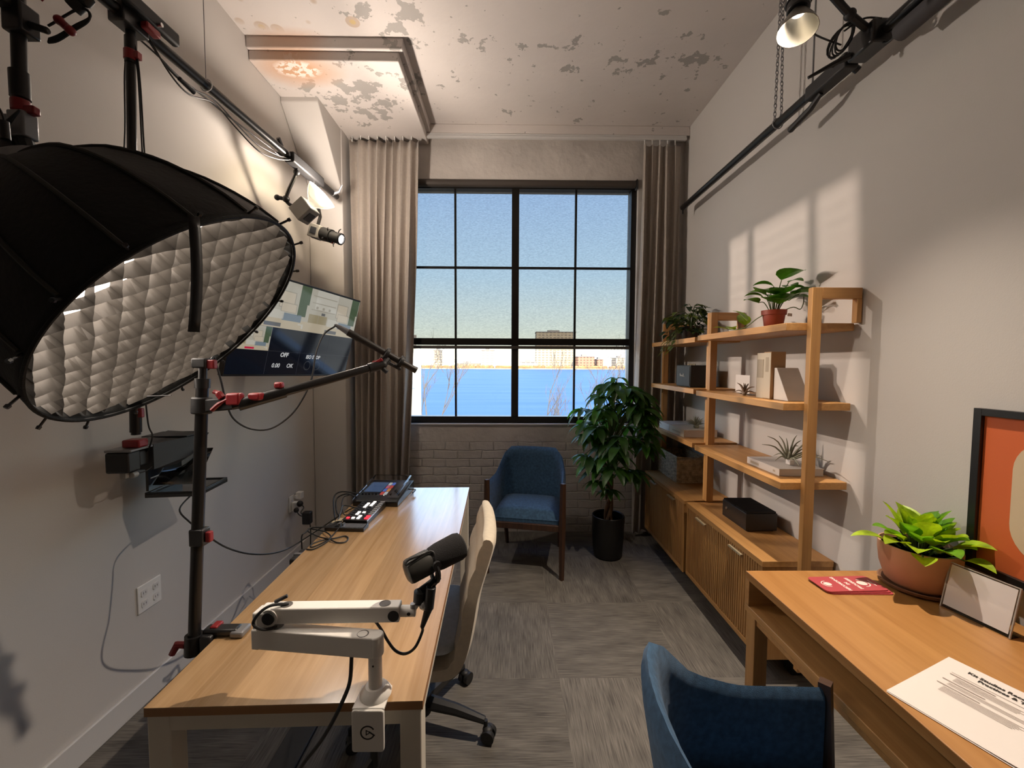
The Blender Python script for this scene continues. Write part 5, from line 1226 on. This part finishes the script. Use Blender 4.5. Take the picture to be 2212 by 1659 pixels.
for (dx, dy, dz, az, L, w) in ((.02, -.03, .205, -1.3, .115, .095), (-.09, -.02, .135, 2.9, .085, .05), (-.11, .02, .10, 3.4, .085, .045), (.10, -.03, .14, -.2, .09, .06), (.085, 0, .175, .3, .07, .05), (-.02, .02, .155, 1.6, .10, .075), (.05, -.05, .115, -.8, .10, .065), (.085, -.035, .105, -.4, .085, .055), (-.055, -.045, .10, 3.8, .08, .055), (.0, -.05, .13, -2.0, .095, .07), (-.03, -.02, .175, 2.4, .09, .06), (.12, .01, .20, .0, .075, .042), (.035, .03, .13, 1.2, .09, .07), (-.06, .03, .13, 2.4, .085, .055), (.03, -.045, .10, -1.6, .09, .065), (-.04, -.05, .13, -2.4, .085, .06), (.06, -.02, .15, -.6, .085, .06), (.0, .0, .10, .6, .09, .07), (-.02, -.055, .085, 4.4, .075, .05)):
    tip = pc0+Vector((dx*.62, dy, .030+dz)); pst.tube(spline([pc0+Vector((dx*.15, dy*.2, .08)), pc0+Vector((dx*.4, dy*.6, .08+dz*.5)), tip], 4), .0022, 5)
    heart(pf, tip, (math.cos(az), math.sin(az)*.8, .55), L*1.05, w*1.55, 1.0, 0)
tr_ = [pc0+Vector((-.03, -.02, .082)), pc0+Vector((-.062, .03, .055)), pc0+Vector((-.065, .12, .02)), pc0+Vector((-.062, .22, .012)), pc0+Vector((-.065, .30, .02))]
pst.tube(spline(tr_, 5), .0024, 5)
pst.tube(spline([pc0+Vector((.02, -.03, .082)), pc0+Vector((.06, -.05, .10)), pc0+Vector((.095, -.05, .09)), pc0+Vector((.11, -.05, .12)), pc0+Vector((.11, -.05, .16))], 5), .0022, 5)
heart(pf, pc0+Vector((-.065, .12, .05)), (-.2, .3, .55), .10, .075, 1.0, 1); heart(pf, pc0+Vector((-.062, .14, .03)), (.1, .5, .75), .10, .07, .8, 1)
heart(pf, pc0+Vector((-.065, .30, .02)), (-.5, .5, .25), .085, .06, .4, 1); heart(pf, pc0+Vector((-.062, .28, .02)), (.4, .6, .35), .085, .06, .6, 1); heart(pf, pc0+Vector((-.062, .24, .014)), (-.5, -.3, .25), .05, .035, .5, 1)
pst.build('stems', M_STEM, po); pf.build('foliage', [M_LEAFM, M_LEAFY], po, sharp=0)
# dark trailing plant at the far end of the top shelf
dc = Vector((1.32, at(1492, 718, X=1.32).y, 1.649))
dp = thing('potted_trailing_plant', 'dark bushy plant on the top shelf beside the right curtain', 'plant', dc, 0)
MB().lathe([(.0005, 0), (.050, 0), (.055, .005), (.066, .095), (.062, .098), (.058, .088), (.0005, .088)], dc, n=28).build('pot', mat('dark_brown_pot', (.035, .02, .012), .6), dp)
ds = MB(); df = MB(); rq = random.Random(6)
for k in range(46):
    az = rq.uniform(0, 6.28); r = rq.uniform(.03, .17); z = rq.uniform(.02, .23)*(1-.5*max(0, r-.1)/.07)
    tip = dc+Vector((math.cos(az)*r*.85-.01, math.sin(az)*r*1.0, .05+z))
    if tip.x > 1.455: tip.x = 1.455
    ds.tube(spline([dc+Vector((0, 0, .085)), dc+Vector((math.cos(az)*r*.4, math.sin(az)*r*.4, .11+z*.6)), tip], 4), .002, 4)
    for j in range(3):
        a = az+rq.uniform(-1.2, 1.2); L = rq.uniform(.05, .095)
        leaf(df, tip-Vector((0, 0, .01*j)), (math.cos(a), math.sin(a), rq.uniform(-.2, .4)), L, L*.48, rq.uniform(.6, 1.6), .2, 0 if rq.random() < .72 else 1, n=5)
for k in range(4):
    y = dc.y-.10+.06*k; tip = Vector((1.165, y, 1.60-.03*(k % 2))); ds.tube(spline([dc+Vector((-.03, 0, .09)), (1.20, (y+dc.y)/2, 1.70), tip], 4), .002, 4)
    for j in range(3): leaf(df, tip+Vector((.01*j, .01, .04*j)), (-.6, rq.uniform(-.6, .6), -.3), .06, .026, 1, .2, 1, n=5)
ds.build('stems', M_STEM, dp); df.build('foliage', [leafmat('very_dark_leaf', (.022, .048, .022), .5, (20, .4)), leafmat('olive_leaf', (.11, .15, .03), .5, (20, .4))], dp, sharp=0)
# bright plant in a terracotta pot on the desk
tcn = Vector((1.372, 1.328, .7365))
tpn = thing('potted_neon_plant', 'bright yellow green plant in terracotta pot on the oak desk', 'plant', tcn, 0)
MB().lathe([(.0005, 0), (.078, 0), (.096, .006), (.101, .016), (.097, .017), (.088, .010), (.0005, .009)], tcn, n=40).build('saucer', mat('terracotta_saucer', (.22, .11, .06), .5), tpn)
MB().lathe([(.0005, .010), (.070, .010), (.084, .022), (.099, .070), (.104, .115), (.1045, .144), (.100, .145), (.097, .130), (.0005, .124)], tcn, n=44).build('pot', M_TERRA, tpn)
MB().lathe([(.0005, .130), (.0965, .130)], tcn, n=24).build('soil', M_SOIL, tpn)
tst = MB(); tf = MB(); rt = random.Random(33)
NL = ((2.6, 1.15, .15, .055, .03), (2.0, 1.25, .13, .055, .02), (3.1, .55, .14, .05, .03), (3.5, .30, .16, .05, .04), (3.9, .30, .13, .055, .05), (4.4, .35, .14, .06, .05), (4.8, .75, .13, .06, .03), (5.2, .45, .14, .06, .04), (5.7, .25, .15, .06, .05), (6.1, .75, .14, .055, .03), (.3, .40, .10, .06, .03), (1.2, .9, .13, .06, .02), (5.4, 1.2, .15, .055, .01), (4.2, 1.0, .13, .06, .02), (5.9, .05, .13, .055, .06), (5.0, .0, .10, .05, .07), (4.0, .0, .09, .05, .07), (3.0, .9, .12, .05, .02), (4.6, 1.3, .12, .06, .0), (2.9, .15, .15, .042, .05))
for (az, el__, L, w, r0) in NL+tuple((q_[0]+.45, min(1.3, q_[1]+.35), q_[2]*.8, q_[3], q_[4]*.7) for q_ in NL):
    b_ = tcn+Vector((math.cos(az)*r0, math.sin(az)*r0, .128)); d = Vector((math.cos(az)*math.cos(el__), math.sin(az)*math.cos(el__), math.sin(el__)))
    tip = b_+d*.045+Vector((0, 0, .015)); tst.tube(spline([b_, b_+d*.025+Vector((0, 0, .015)), tip], 3), .003, 5)
    if tip.x + d.x*L > 1.47: d.x *= .3; L *= .8
    leaf(tf, tip, d+Vector((0, 0, .25)), L*.70, w*1.2, .8, .35, 0 if (az*7) % 1 < .62 else 1, n=7)
tst.build('stems', M_STEM, tpn); tf.build('foliage', [leafmat('neon_leaf', (.32, .48, .02), .4, (26, .45)), leafmat('neon_leaf_green', (.14, .34, .02), .4, (26, .4))], tpn, sharp=0)

# ------------------------------------------------------------------ shelf and cabinet things
def book(label, x0, x1, y0, y1, z0, z1, spine, cover, M=None, group=None):
    """spine on the -X face"""
    b = thing('book', label, 'book', ((x0+x1)/2, (y0+y1)/2, z0), 0, group)
    t = .0025; flat = (z1-z0) < (y1-y0)
    if flat: MB().box(x0, x1, y0, y1, z0, z0+t).box(x0, x1, y0, y1, z1-t, z1).box(x0, x0+t, y0, y1, z0+t, z1-t).build('cover', cover, b, bevel=.0008, seg=1); MB().box(x0+t, x1-.004, y0+.003, y1-.003, z0+t, z1-t).build('pages', M_PAPER, b)
    else: MB().box(x0, x1, y0, y0+t, z0, z1).box(x0, x1, y1-t, y1, z0, z1).box(x0, x0+t, y0+t, y1-t, z0, z1).build('cover', cover, b, bevel=.0008, seg=1); MB().box(x0+t, x1-.004, y0+t, y1-t, z0+.003, z1-.003).build('pages', M_PAPER, b)
    return b
M_BKW = mat('cream_book_cover', (.60, .52, .40), .6); M_BKP = mat('pale_book_cover', (.62, .58, .54), .5); M_BKT = mat('tan_book_cover', (.42, .25, .11), .6)
M_INK = mat('faded_print', (.42, .35, .26), .7)
S2 = SZ[1]; S3z = SZ[2]
yb2 = at(1632, 850, X=1.25).y; ya2 = at(1648, 850, X=1.25).y; yc2 = at(1664, 858, X=1.25).y
b_ = book('cream book standing on the middle shelf, farther of the upright pair', 1.252, 1.318, ya2, yb2, S2+.0005, S2+.222, None, M_BKW, group='upright cream books on the middle shelf')
MB().box(1.2508, 1.2516, ya2+.006, yb2-.006, S2+.10, S2+.19).build('spine_print', M_INK, b_)
b_ = book('cream book standing on the middle shelf, nearer of the upright pair', 1.248, 1.318, yc2, ya2-.001, S2+.0005, S2+.226, None, M_BKT, group='upright cream books on the middle shelf')
MB().box(1.2474, 1.2479, yc2+.002, ya2-.003, S2+.004, S2+.222).build('spine', M_BKW, b_); MB().box(1.2466, 1.2473, yc2+.018, ya2-.018, S2+.13, S2+.20).build('spine_print', M_INK, b_)
M_MARB = mat('white_marble', (.72, .68, .64), .45, var=(9, .08))
yw = at(1700, 862, X=1.27).y
we = MB().add([(1.262, yc2-.004, S2+.0008), (1.365, yc2-.004, S2+.0008), (1.262, yw-.02, S2+.0008), (1.365, yw-.02, S2+.0008), (1.262, yc2-.004, S2+.150), (1.365, yc2-.004, S2+.150), (1.262, yc2-.020, S2+.150), (1.365, yc2-.020, S2+.150)], [(0, 1, 3, 2), (4, 6, 7, 5), (0, 4, 5, 1), (2, 3, 7, 6), (0, 2, 6, 4), (1, 5, 7, 3)])
tag(we.build('bookend', M_MARB, bevel=.002), 'white wedge bookend beside the upright cream books', 'bookend')
card = thing('acrylic_card_stand', 'small clear stand with white card on the middle shelf', 'sign', (1.33, 2.33, S2), 0)
ca, cb2 = at(1580, 845, X=1.29), at(1622, 852, X=1.30)
cu_ = Vector((.02, ca.y-cb2.y, 0)).normalized()
cM = frame((1.30, cb2.y+.012, S2+.001), cu_, (0, 0, 1), cu_.cross(Vector((0, 0, 1))))
cw_ = abs(ca.y-cb2.y)
MB().box(0, cw_, .006, .105, -.0012, .0, 0, cM).build('card', M_PAPER, card)
MB().box(-.004, cw_+.004, 0, .002, -.004, .03, 0, cM).build('clear_stand', M_COVER, card)
def airplant(label, c, R_, n, seed, m, cat='plant', up=.5, ball=False):
    a_ = thing('air_plant', label, cat, c, 0); rr = random.Random(seed); b = MB()
    for k in range(n):
        az = rr.uniform(0, 6.28); e = rr.uniform(.05, 1.4) if not ball else rr.uniform(.1, 1.5)
        L = R_*rr.uniform(.7, 1.1); d = Vector((math.cos(az)*math.cos(e), math.sin(az)*math.cos(e), math.sin(e)))
        c1 = Vector(c)+Vector((0, 0, .012)); dr = (-.5 if not ball else .0)*up*L
        pts = spline([c1, c1+d*L*.5+Vector((0, 0, .12*L)), c1+d*L+Vector((0, 0, -.12*L if not ball else -.05*L))], 3)
        if min(p.z for p in pts) < c[2]+.002: pts = [Vector((p.x, p.y, max(p.z, c[2]+.003))) for p in pts]
        w = .0062 if not ball else .0024
        b.tube(pts, [w*(1-.85*i/(len(pts)-1)) for i in range(len(pts))], 5)
    b.ball(Vector(c)+Vector((0, 0, .010)), .012 if not ball else .02, 6)
    b.build('leaves', m, a_); return a_
M_AIR = mat('silver_green_leaf', (.30, .30, .22), .8); M_AIRD = mat('dull_red_leaf', (.22, .17, .13), .8)
airplant('tiny spiky air plant by the card on the middle shelf', (1.262, cb2.y-.005, S2+.001), .07, 14, 3, M_AIRD)
# third shelf, near unit: one lying book with an air plant on it
bk3 = [at(1612, 1000, Z=S3z), at(1683, 1029, Z=S3z), at(1778, 1028, Z=S3z)]
by0, by1 = bk3[1].y, bk3[0].y
b_ = book('pale book lying on the lower shelf under the spiky air plant', bk3[1].x, min(1.47, bk3[2].x), by0, by1, S3z+.0005, S3z+.034, None, M_BKP)
MB().box(bk3[1].x-.0006, bk3[1].x-.0001, by0+.03, by0+.045, S3z+.012, S3z+.022).box(bk3[1].x-.0006, bk3[1].x-.0001, by1-.10, by1-.03, S3z+.010, S3z+.022).build('spine_print', M_INK, b_)
ap = airplant('large spiky air plant with paper tag on the lying book', (1.36, (by0+by1)/2-.02, S3z+.035), .165, 17, 8, M_AIR)
MB().box(1.33, 1.352, (by0+by1)/2-.075, (by0+by1)/2-.045, S3z+.040, S3z+.062).build('paper_tag', M_PAPER, ap)
# third shelf, far unit: two lying books with a round air plant
zf = .972
p0_, p1_, p2_ = at(1432, 925, Z=zf), at(1457, 935, Z=zf), at(1495, 950, Z=zf)
b_ = book('pale thick book on the far lower shelf, next to the curtain', 1.215, 1.44, 3.06, 3.26, zf+.0005, zf+.052, None, M_BKP, group='pale books lying on the far lower shelf')
b_ = book('pale book with lettered spine on the far lower shelf, under the round air plant', 1.215, 1.45, 2.80, 3.055, zf+.0005, zf+.050, None, M_BKW, group='pale books lying on the far lower shelf')
MB().box(1.2144, 1.2149, 2.86, 3.0, zf+.018, zf+.030).build('spine_print', M_INK, b_)
airplant('round grey air plant on the far lower shelf books', (1.345, 2.90, zf+.051), .078, 120, 17, M_AIR, ball=True)
# speaker on the far middle shelf
zm = 1.319
spk = thing('speaker', 'small black speaker box on the far middle shelf', 'speaker', (1.33, 2.80, zm), 0)
sy0, sy1 = at(1491, 832, X=1.235).y, at(1461, 828, X=1.235).y
MB().box(1.235, 1.40, sy0, sy1, zm+.001, zm+.150).build('cabinet', mat('speaker_vinyl', (.010, .010, .010), .55, bump=(300, .3)), spk, bevel=.004)
MB().box(1.231, 1.236, sy0+.008, sy1-.008, zm+.010, zm+.141).build('grille', mat('speaker_grille', (.06, .065, .07), .6, bump=(900, .4)), spk, bevel=.001)
ly = (sy0+sy1)/2
tsp = MB()
tsp.tube(spline([(1.2300, ly+.045, zm+.075), (1.2300, ly+.040, zm+.092), (1.2300, ly+.034, zm+.072), (1.2300, ly+.025, zm+.084), (1.2300, ly+.018, zm+.072), (1.2300, ly+.008, zm+.080), (1.2300, ly-.002, zm+.070), (1.2300, ly-.012, zm+.092), (1.2300, ly-.018, zm+.070), (1.2300, ly-.026, zm+.074)], 4), .0016, 5)
tsp.build('script_logo', M_WHITE, spk)
kn = MB()
for k in range(4): kn.cyl((1.275, sy0+.03+.03*k, zm+.150), (1.275, sy0+.03+.03*k, zm+.160), .006, n=12)
kn.build('knobs', M_BRASS, spk)
# amplifier on the near cabinet
am = thing('amplifier', 'black box with ribbed top on the near sideboard', 'amplifier', (1.34, 2.24, .592), 0)
MB().box(1.262, 1.428, 2.122, 2.36, .598, .690).build('case', M_BLK, am, bevel=.002)
ab = MB()
for k in range(26): ab.box(1.266, 1.424, 2.128+.009*k, 2.131+.009*k, .690, .699)
ab.build('cooling_fins', M_BLKM, am)
MB().cyl((1.262, 2.31, .655), (1.256, 2.31, .655), .007, n=14).build('knob', M_STEEL, am)
for y in (2.14, 2.34):
    for x in (1.28, 1.41): MB().cyl((x, y, .5925), (x, y, .598), .010, n=12).build('foot', M_BLKM, am)
# woven basket on the far cabinet
M_WICK = mat('woven_seagrass', (.44, .33, .20), .8, var=(40, .4))
ba = thing('woven_basket', 'rectangular woven basket on the far sideboard', 'basket', (1.36, 3.17, .59), 0)
bs = MB(); rws = 15; bx0, bx1, by0_, by1_ = 1.262, 1.462, 3.01, 3.37
for i in range(rws):
    z = .597+i*.0122; pts = []; N = 60
    for k in range(N):
        t = k/N*4; s_ = int(t); f = t-s_; c = [(bx0, by0_), (bx1, by0_), (bx1, by1_), (bx0, by1_)]
        a, b = c[s_], c[(s_+1) % 4]; x, y = a[0]+(b[0]-a[0])*f, a[1]+(b[1]-a[1])*f
        o_ = .0035*math.sin(k*math.pi/2*1.0+i*math.pi); nx, ny = [(0, -1), (1, 0), (0, 1), (-1, 0)][s_]
        pts.append((x+nx*o_, y+ny*o_, z))
    bs.tube(pts, .0066, 6, closed=True)
bs.box(bx0, bx1, by0_, by1_, .5915, .597)
bs.build('weave', M_WICK, ba)
rm = [(bx0, by0_, .781), (bx1, by0_, .781), (bx1, by1_, .781), (bx0, by1_, .781)]
MB().tube(rm, .009, 8, closed=True).build('rim', M_WICK, ba)

# ------------------------------------------------------------------ on the desk
DZt = .736
hg = [(1.042, 1.284), (1.251, 1.300), (1.251, 1.391), (1.042, 1.383)]
M_SIGN = mat('red_card', (.42, .06, .07), .45); M_SIGNW = mat('card_print', (.80, .66, .60), .6)
for k in range(3):
    dh = thing('door_hanger', ['lowest red door sign card of the small stack on the desk', 'middle red door sign card of the stack on the desk', 'top red door sign card lettered RECORDING IN PROGRESS on the desk'][k], 'sign card', (1.15, 1.34, DZt), 0, 'red door signs stacked on the desk')
    HM = Matrix.Translation((1.147+.004*(1-k), 1.336-.004*(2-k), DZt+.0008+.0030*k)) @ Matrix.Rotation(R(2-3*(2-k)*.5), 4, 'Z')
    MB().prism(rrect(.212, .092, .014), 0, .0018, HM).build('card', M_SIGN, dh)
    if k == 2:
        TT = HM @ frame((0, 0, .0019), (0, 1, 0), (-1, 0, 0), (0, 0, 1))
        for s_, dy in (('RECORDING', .022), ('IN', -.001), ('PROGRESS', -.024)): text('lettering', s_, .0145, TT @ Matrix.Translation((0, dy-.004, 0)), M_SIGNW, dh, .0001, .0007, 'CENTER')
        ic = MB()
        def micicon(cx, flip, sc):
            for kk in range(16):
                a, b = R(22.5*kk), R(22.5*(kk+1)); ic.add([(cx, 0, .0021), (cx+.017*sc*math.cos(a), .014*sc*math.sin(a), .0021), (cx+.017*sc*math.cos(b), .014*sc*math.sin(b), .0021)], [(0, 1, 2)], 0, HM)
            for kk in range(14):
                a, b = R(-100+200*kk/14+(0 if flip > 0 else 180)), R(-100+200*(kk+1)/14+(0 if flip > 0 else 180))
                ic.add([(cx+r*sc*math.cos(t), r*.95*sc*math.sin(t), .0021) for r, t in ((.0215, a), (.025, a), (.025, b), (.0215, b))], [(0, 1, 2, 3)], 0, HM)
        micicon(-.068, -1, .75); micicon(.052, 1, .95)
        ic.box(.075, .088, -.0015, .0015, .0019, .0022, 0, HM).box(.086, .089, -.018, .018, .0019, .0022, 0, HM)
        ic.build('microphone_symbols', M_SIGNW, dh, sharp=0)
# clear sign holder
sa, sb_ = Vector((1.338, 1.222, 0)), Vector((1.366, 1.066, 0)); su = (sb_-sa).normalized()
SHM = frame((sa.x, sa.y, DZt+.001), su, (0, 0, 1), su.cross(Vector((0, 0, 1))))
swd = (sb_-sa).length; snt = R(-13)
SHM = SHM @ Matrix.Rotation(snt, 4, 'X')
hs = thing('sign_holder', 'clear acrylic stand with blank pale card on the desk', 'sign', (1.35, 1.14, DZt), 0)
MB().box(.006, swd-.006, .010, .134, -.001, .001, 0, SHM).build('card', mat('pale_card', (.86, .78, .76), .6), hs)
MB().add([(0, 0, .002), (swd, 0, .002), (swd, .14, .002), (0, .14, .002)], [(0, 1, 2, 3)], 0, SHM).build('clear_front', M_COVER, hs)
MB().box(0, .003, 0, .140, -.003, .0018, 0, SHM).box(swd-.003, swd, 0, .14, -.003, .0018, 0, SHM).box(.003, swd-.003, .1375, .14, -.003, .0018, 0, SHM).build('clear_edge', mat('acrylic_edge', (.45, .40, .36), .2), hs)
MB().box(0, swd, 0, .0025, -.05, -.0035, 0, SHM @ Matrix.Rotation(-snt, 4, 'X')).build('clear_foot', M_COVER, hs)
# printed sheets
pr_ = Vector((.378, -.926, 0)).normalized(); pu = Vector((.926, .378, 0)).normalized()
p_tl = Vector((1.124, .998, DZt))
for k in range(2):
    dd_ = thing('paper_sheet', ['blank paper sheet edge showing beneath the printed page on the desk', 'printed studio guide page lying on the oak desk'][k], 'paper', (1.05, .85, DZt), 0)
    PM_ = frame(p_tl+Vector((0, 0, .0006+.0012*k))+(Vector((-.002, -.002, 0)) if k == 0 else Vector((0, 0, 0))), pr_, pu, (0, 0, 1))
    rows = []
    for i in range(9):
        rows.append([(j/8*.216, -.279*(1-i/8), .0006+.0015*((i/8-.5)**2)+(.003*(j/8)**4 if k else 0)) for j in range(9)])
    MB().grid(rows, 0, PM_).build('page', M_PAPER, dd_, sharp=0, solid=.0004)
    if k == 1:
        L0 = PM_ @ Matrix.Translation((0, 0, .0016))
        text('heading', 'Kit Studios Reco', .0135, L0 @ Matrix.Translation((.046, -.036, .0008)), M_ICON, dd_, .0001, .00045)
        text('heading', 'Practices & Ti', .0135, L0 @ Matrix.Translation((.068, -.052, .0008)), M_ICON, dd_, .0001, .00045)
        tx = MB(); rx = random.Random(4)
        def ln(x, y, w, h): tx.box(x, x+w, y-h, y, .0008, .0010, 0, L0)
        y = -.066
        for (ind, w, h, n) in ((.030, .155, .0012, 1), (.030, .075, .0022, 1), (.044, .13, .0011, 5), (.030, .07, .0022, 1), (.044, .15, .0011, 3), (.030, .07, .0022, 1), (.044, .145, .0011, 6)):
            for q_ in range(n): ln(ind, y, w*(rx.uniform(.75, 1) if n > 1 else 1), h); y -= .0046
            y -= .0035
        tx.build('text_lines', mat('grey_print', (.30, .24, .21), .7), dd_, sharp=0)
# framed poster on the right wall
fp = thing('framed_poster', 'black framed orange and cream abstract print above the desk', 'picture', (XR, 1.0, 1.09), 0)
fy0_, fy1_, fz0, fz1 = .72, 1.276, .840, 1.345
ft = .022
MB().box(XR-.022, XR-.001, fy0_, fy0_+ft, fz0, fz1).box(XR-.022, XR-.001, fy1_-ft, fy1_, fz0, fz1).box(XR-.022, XR-.001, fy0_+ft, fy1_-ft, fz0, fz0+ft).box(XR-.022, XR-.001, fy0_+ft, fy1_-ft, fz1-ft, fz1).build('frame', M_BLK, fp, bevel=.001)
MB().box(XR-.010, XR-.006, fy0_+ft, fy1_-ft, fz0+ft, fz1-ft).build('orange_sheet', mat('poster_orange', (.62, .13, .035), .6), fp)
MB().prism(rrect(.34, .36, .10, 8), 0, .0006, frame((XR-.0104, 1.005, 1.095), (0, -1, 0), (0, 0, 1), (-1, 0, 0))).build('cream_shape', mat('poster_cream', (.62, .50, .34), .7), fp)
# ------------------------------------------------------------------ outside
def shader_water():
    m = mat('river_water', (.06, .17, .40), .6, spec=.12)
    nt = m.node_tree; b = nt.nodes['Principled BSDF']; L = nt.links.new
    g = nd(nt, 'ShaderNodeNewGeometry'); mp = nd(nt, 'ShaderNodeMapping'); mp.inputs['Scale'].default_value = (.02, .12, 1); L(g.outputs['Position'], mp.inputs[0])
    n = nd(nt, 'ShaderNodeTexNoise'); n.inputs['Scale'].default_value = 1; n.inputs['Detail'].default_value = 6; L(mp.outputs[0], n.inputs['Vector'])
    r = nd(nt, 'ShaderNodeValToRGB'); r.color_ramp.elements[0].color = (.045, .125, .25, 1); r.color_ramp.elements[1].color = (.085, .17, .30, 1)
    r.color_ramp.elements[0].position = .3; r.color_ramp.elements[1].position = .7; L(n.outputs[0], r.inputs[0]); L(r.outputs[0], b.inputs['Base Color'])
    return m
GZ = -8.0
struct(MB().box(-900, 900, 60, 620, GZ-.3, GZ).build('water_river', shader_water(), sharp=0))
struct(MB().box(-900, 900, 3.9, 60, GZ-.3, GZ+.4).build('ground_bank', mat('dry_grass', (.32, .27, .18), .9, var=(.3, .3)), sharp=0))
struct(MB().box(-900, 900, 618, 900, GZ-.3, GZ+2).build('ground_far_shore', mat('far_shore', (.55, .38, .22), .9, var=(.05, .3)), sharp=0))
rnd = random.Random(12)
def bld_mat(name, c, wx, wz):
    m = mat(name, c, .8); nt = m.node_tree; b = nt.nodes['Principled BSDF']; L = nt.links.new
    g = nd(nt, 'ShaderNodeNewGeometry'); s = nd(nt, 'ShaderNodeSeparateXYZ'); L(g.outputs['Position'], s.inputs[0])
    cb = nd(nt, 'ShaderNodeCombineXYZ'); L(s.outputs['X'], cb.inputs[0]); L(s.outputs['Z'], cb.inputs[1])
    br = nd(nt, 'ShaderNodeTexBrick'); br.offset = 0; br.inputs['Scale'].default_value = 1; br.inputs['Brick Width'].default_value = wx; br.inputs['Row Height'].default_value = wz
    br.inputs['Mortar Size'].default_value = wz*.28; br.inputs['Mortar Smooth'].default_value = 0
    br.inputs['Color1'].default_value = (c[0]*.45, c[1]*.45, c[2]*.5, 1); br.inputs['Color2'].default_value = (c[0]*.55, c[1]*.5, c[2]*.5, 1); br.inputs['Mortar'].default_value = (*c, 1)
    L(cb.outputs[0], br.inputs['Vector']); L(br.outputs['Color'], b.inputs['Base Color']); return m
FB = [bld_mat('tan_facade', (.62, .48, .30), 6, 4), bld_mat('brick_facade', (.50, .27, .16), 5, 4), bld_mat('pale_facade', (.70, .62, .50), 7, 3.6)]
M_ROOF = mat('flat_roof', (.35, .30, .25), .8)
def far_building(label, px0, px1, py, Yd, m):
    a, b = at(px0, 800, Y=Yd), at(px1, 800, Y=Yd); h = at((px0+px1)/2, py, Y=Yd).z
    o = thing('building', label, 'building', ((a.x+b.x)/2, Yd, GZ+2), 0, 'buildings on the far river bank')
    MB().box(a.x, b.x, Yd, Yd+26, GZ+2, h).build('walls', m, o, sharp=0)
    w = b.x-a.x
    MB().box(a.x-.6, b.x+.6, Yd-.6, Yd+26.6, h, h+1.2).box(a.x+w*.3, a.x+w*.6, Yd+8, Yd+18, h+1.2, h+4).build('roof', M_ROOF, o, sharp=0)
far_building('broad tan tower block rising above the window transom across the river', 1158, 1243, 718, 660, FB[0])
far_building('tan high-rise across the river, seen through the left bottom pane', 936, 950, 757, 640, FB[0])
far_building('pale block across the river, seen left of the thick window mullion', 1040, 1067, 757, 650, FB[2])
far_building('red brick block across the river, right of the thin right bar', 1248, 1284, 771, 630, FB[1])
far_building('small brick house across the river, right of the red brick block', 1290, 1303, 777, 628, FB[1])
far_building('small tan building across the river at the window right edge', 1330, 1352, 774, 632, FB[0])
far_building('low pale warehouse across the river, right of the mullion', 1125, 1160, 783, 630, FB[2])
far_building('long low tan sheds across the river, left of the mullion', 985, 1036, 786, 628, FB[0])
tl = MB()
for i in range(260):
    x = rnd.uniform(-170, 230); r_ = rnd.uniform(1.2, 3.4)
    r_ = min(r_, 2.6); tl.ball((x, 622+rnd.uniform(0, 2), GZ+2+r_*.6), r_, 5, sc=(1.5, 1, .9))
tag(tl.build('shoreline_trees', mat('autumn_trees', (.50, .26, .10), .9, var=(.2, .4)), sharp=60), 'band of orange brown trees along the far river bank', 'trees', kind='stuff')

M_BRANCH = mat('bare_branch', (.17, .145, .125), .85)
def bare_tree(label, x, y, h, seed, spread, lean=0):
    rr = random.Random(seed)
    t = thing('bare_tree', label, 'tree', (x, y, GZ+.4), 0, 'bare trees on the river bank')
    tr = MB(); br = MB()
    def grow(p, d, L, r, lev):
        pts = [p]; q = p.copy(); dd = d.copy()
        for k in range(4):
            dd = (dd+Vector((rr.uniform(-.16, .16), rr.uniform(-.16, .16), rr.uniform(-.02, .14)))).normalized(); q = q+dd*L/4; pts.append(q.copy())
        (tr if lev == 0 else br).tube(pts, [r*(1-.14*k) for k in range(5)], 6 if lev < 2 else 4)
        if lev < 5:
            for c in range(3 if lev < 4 else 2):
                f = rr.uniform(.35, 1) if lev else rr.uniform(.5, 1)
                i = min(3, int(f*4)); s = pts[i]+(pts[i+1]-pts[i])*(f*4-i)
                nd_ = (dd+Vector((rr.uniform(-1, 1), rr.uniform(-1, 1), rr.uniform(-.1, .7)))*spread).normalized()
                grow(s, nd_, L*rr.uniform(.55, .8), max(r*.55, .012), lev+1)
    grow(Vector((x, y, GZ+.4)), Vector((lean, 0, 1)).normalized(), h*.42, h*.011, 0)
    tr.build('trunk', M_BRANCH, t); br.build('branches', M_BRANCH, t)
bare_tree('bare tree outside, behind the left bottom window panes', -4.9, 30, 11.5, 3, .75, -.1)
bare_tree('bare twiggy tree outside, right of the thick window mullion', 2.6, 30, 10.0, 8, .6)
bare_tree('bare tree outside, behind the floor plant in the right bottom pane', 5.8, 30, 10.0, 15, .65, .1)
nb = thing('neighbour_building', 'white neighbouring building corner outside the window left edge', 'building', (-3.2, 9, GZ))
pc = at(909, 850, Y=8.0)
za, zb, zc = at(900, 840, Y=8).z, at(900, 752, Y=8).z, at(900, 735, Y=8).z
def side(x, y, e=0): return [(x-3.5, y), (x, y), (x*1.80, 14+e), (x*1.80-4, 14+e)]
MB().prism(side(pc.x-.10, 8.0), GZ+.4, za).build('lower_wall', mat('beige_render', (.55, .50, .42), .8), nb)
MB().prism(side(pc.x-.10, 8.05), za, zb).build('upper_wall', mat('pale_cladding', (.62, .64, .66), .7), nb)
MB().box(pc.x-.10, pc.x, 7.95, 8.04, GZ+.4, zb).build('corner_post', mat('white_render', (.85, .84, .82), .7), nb)
MB().prism(side(pc.x-.06, 7.9), zb, zb+.12).prism(side(pc.x-.12, 8.2), zb+.12, at(900, 722, Y=8).z).build('roof', M_ROOF, nb)
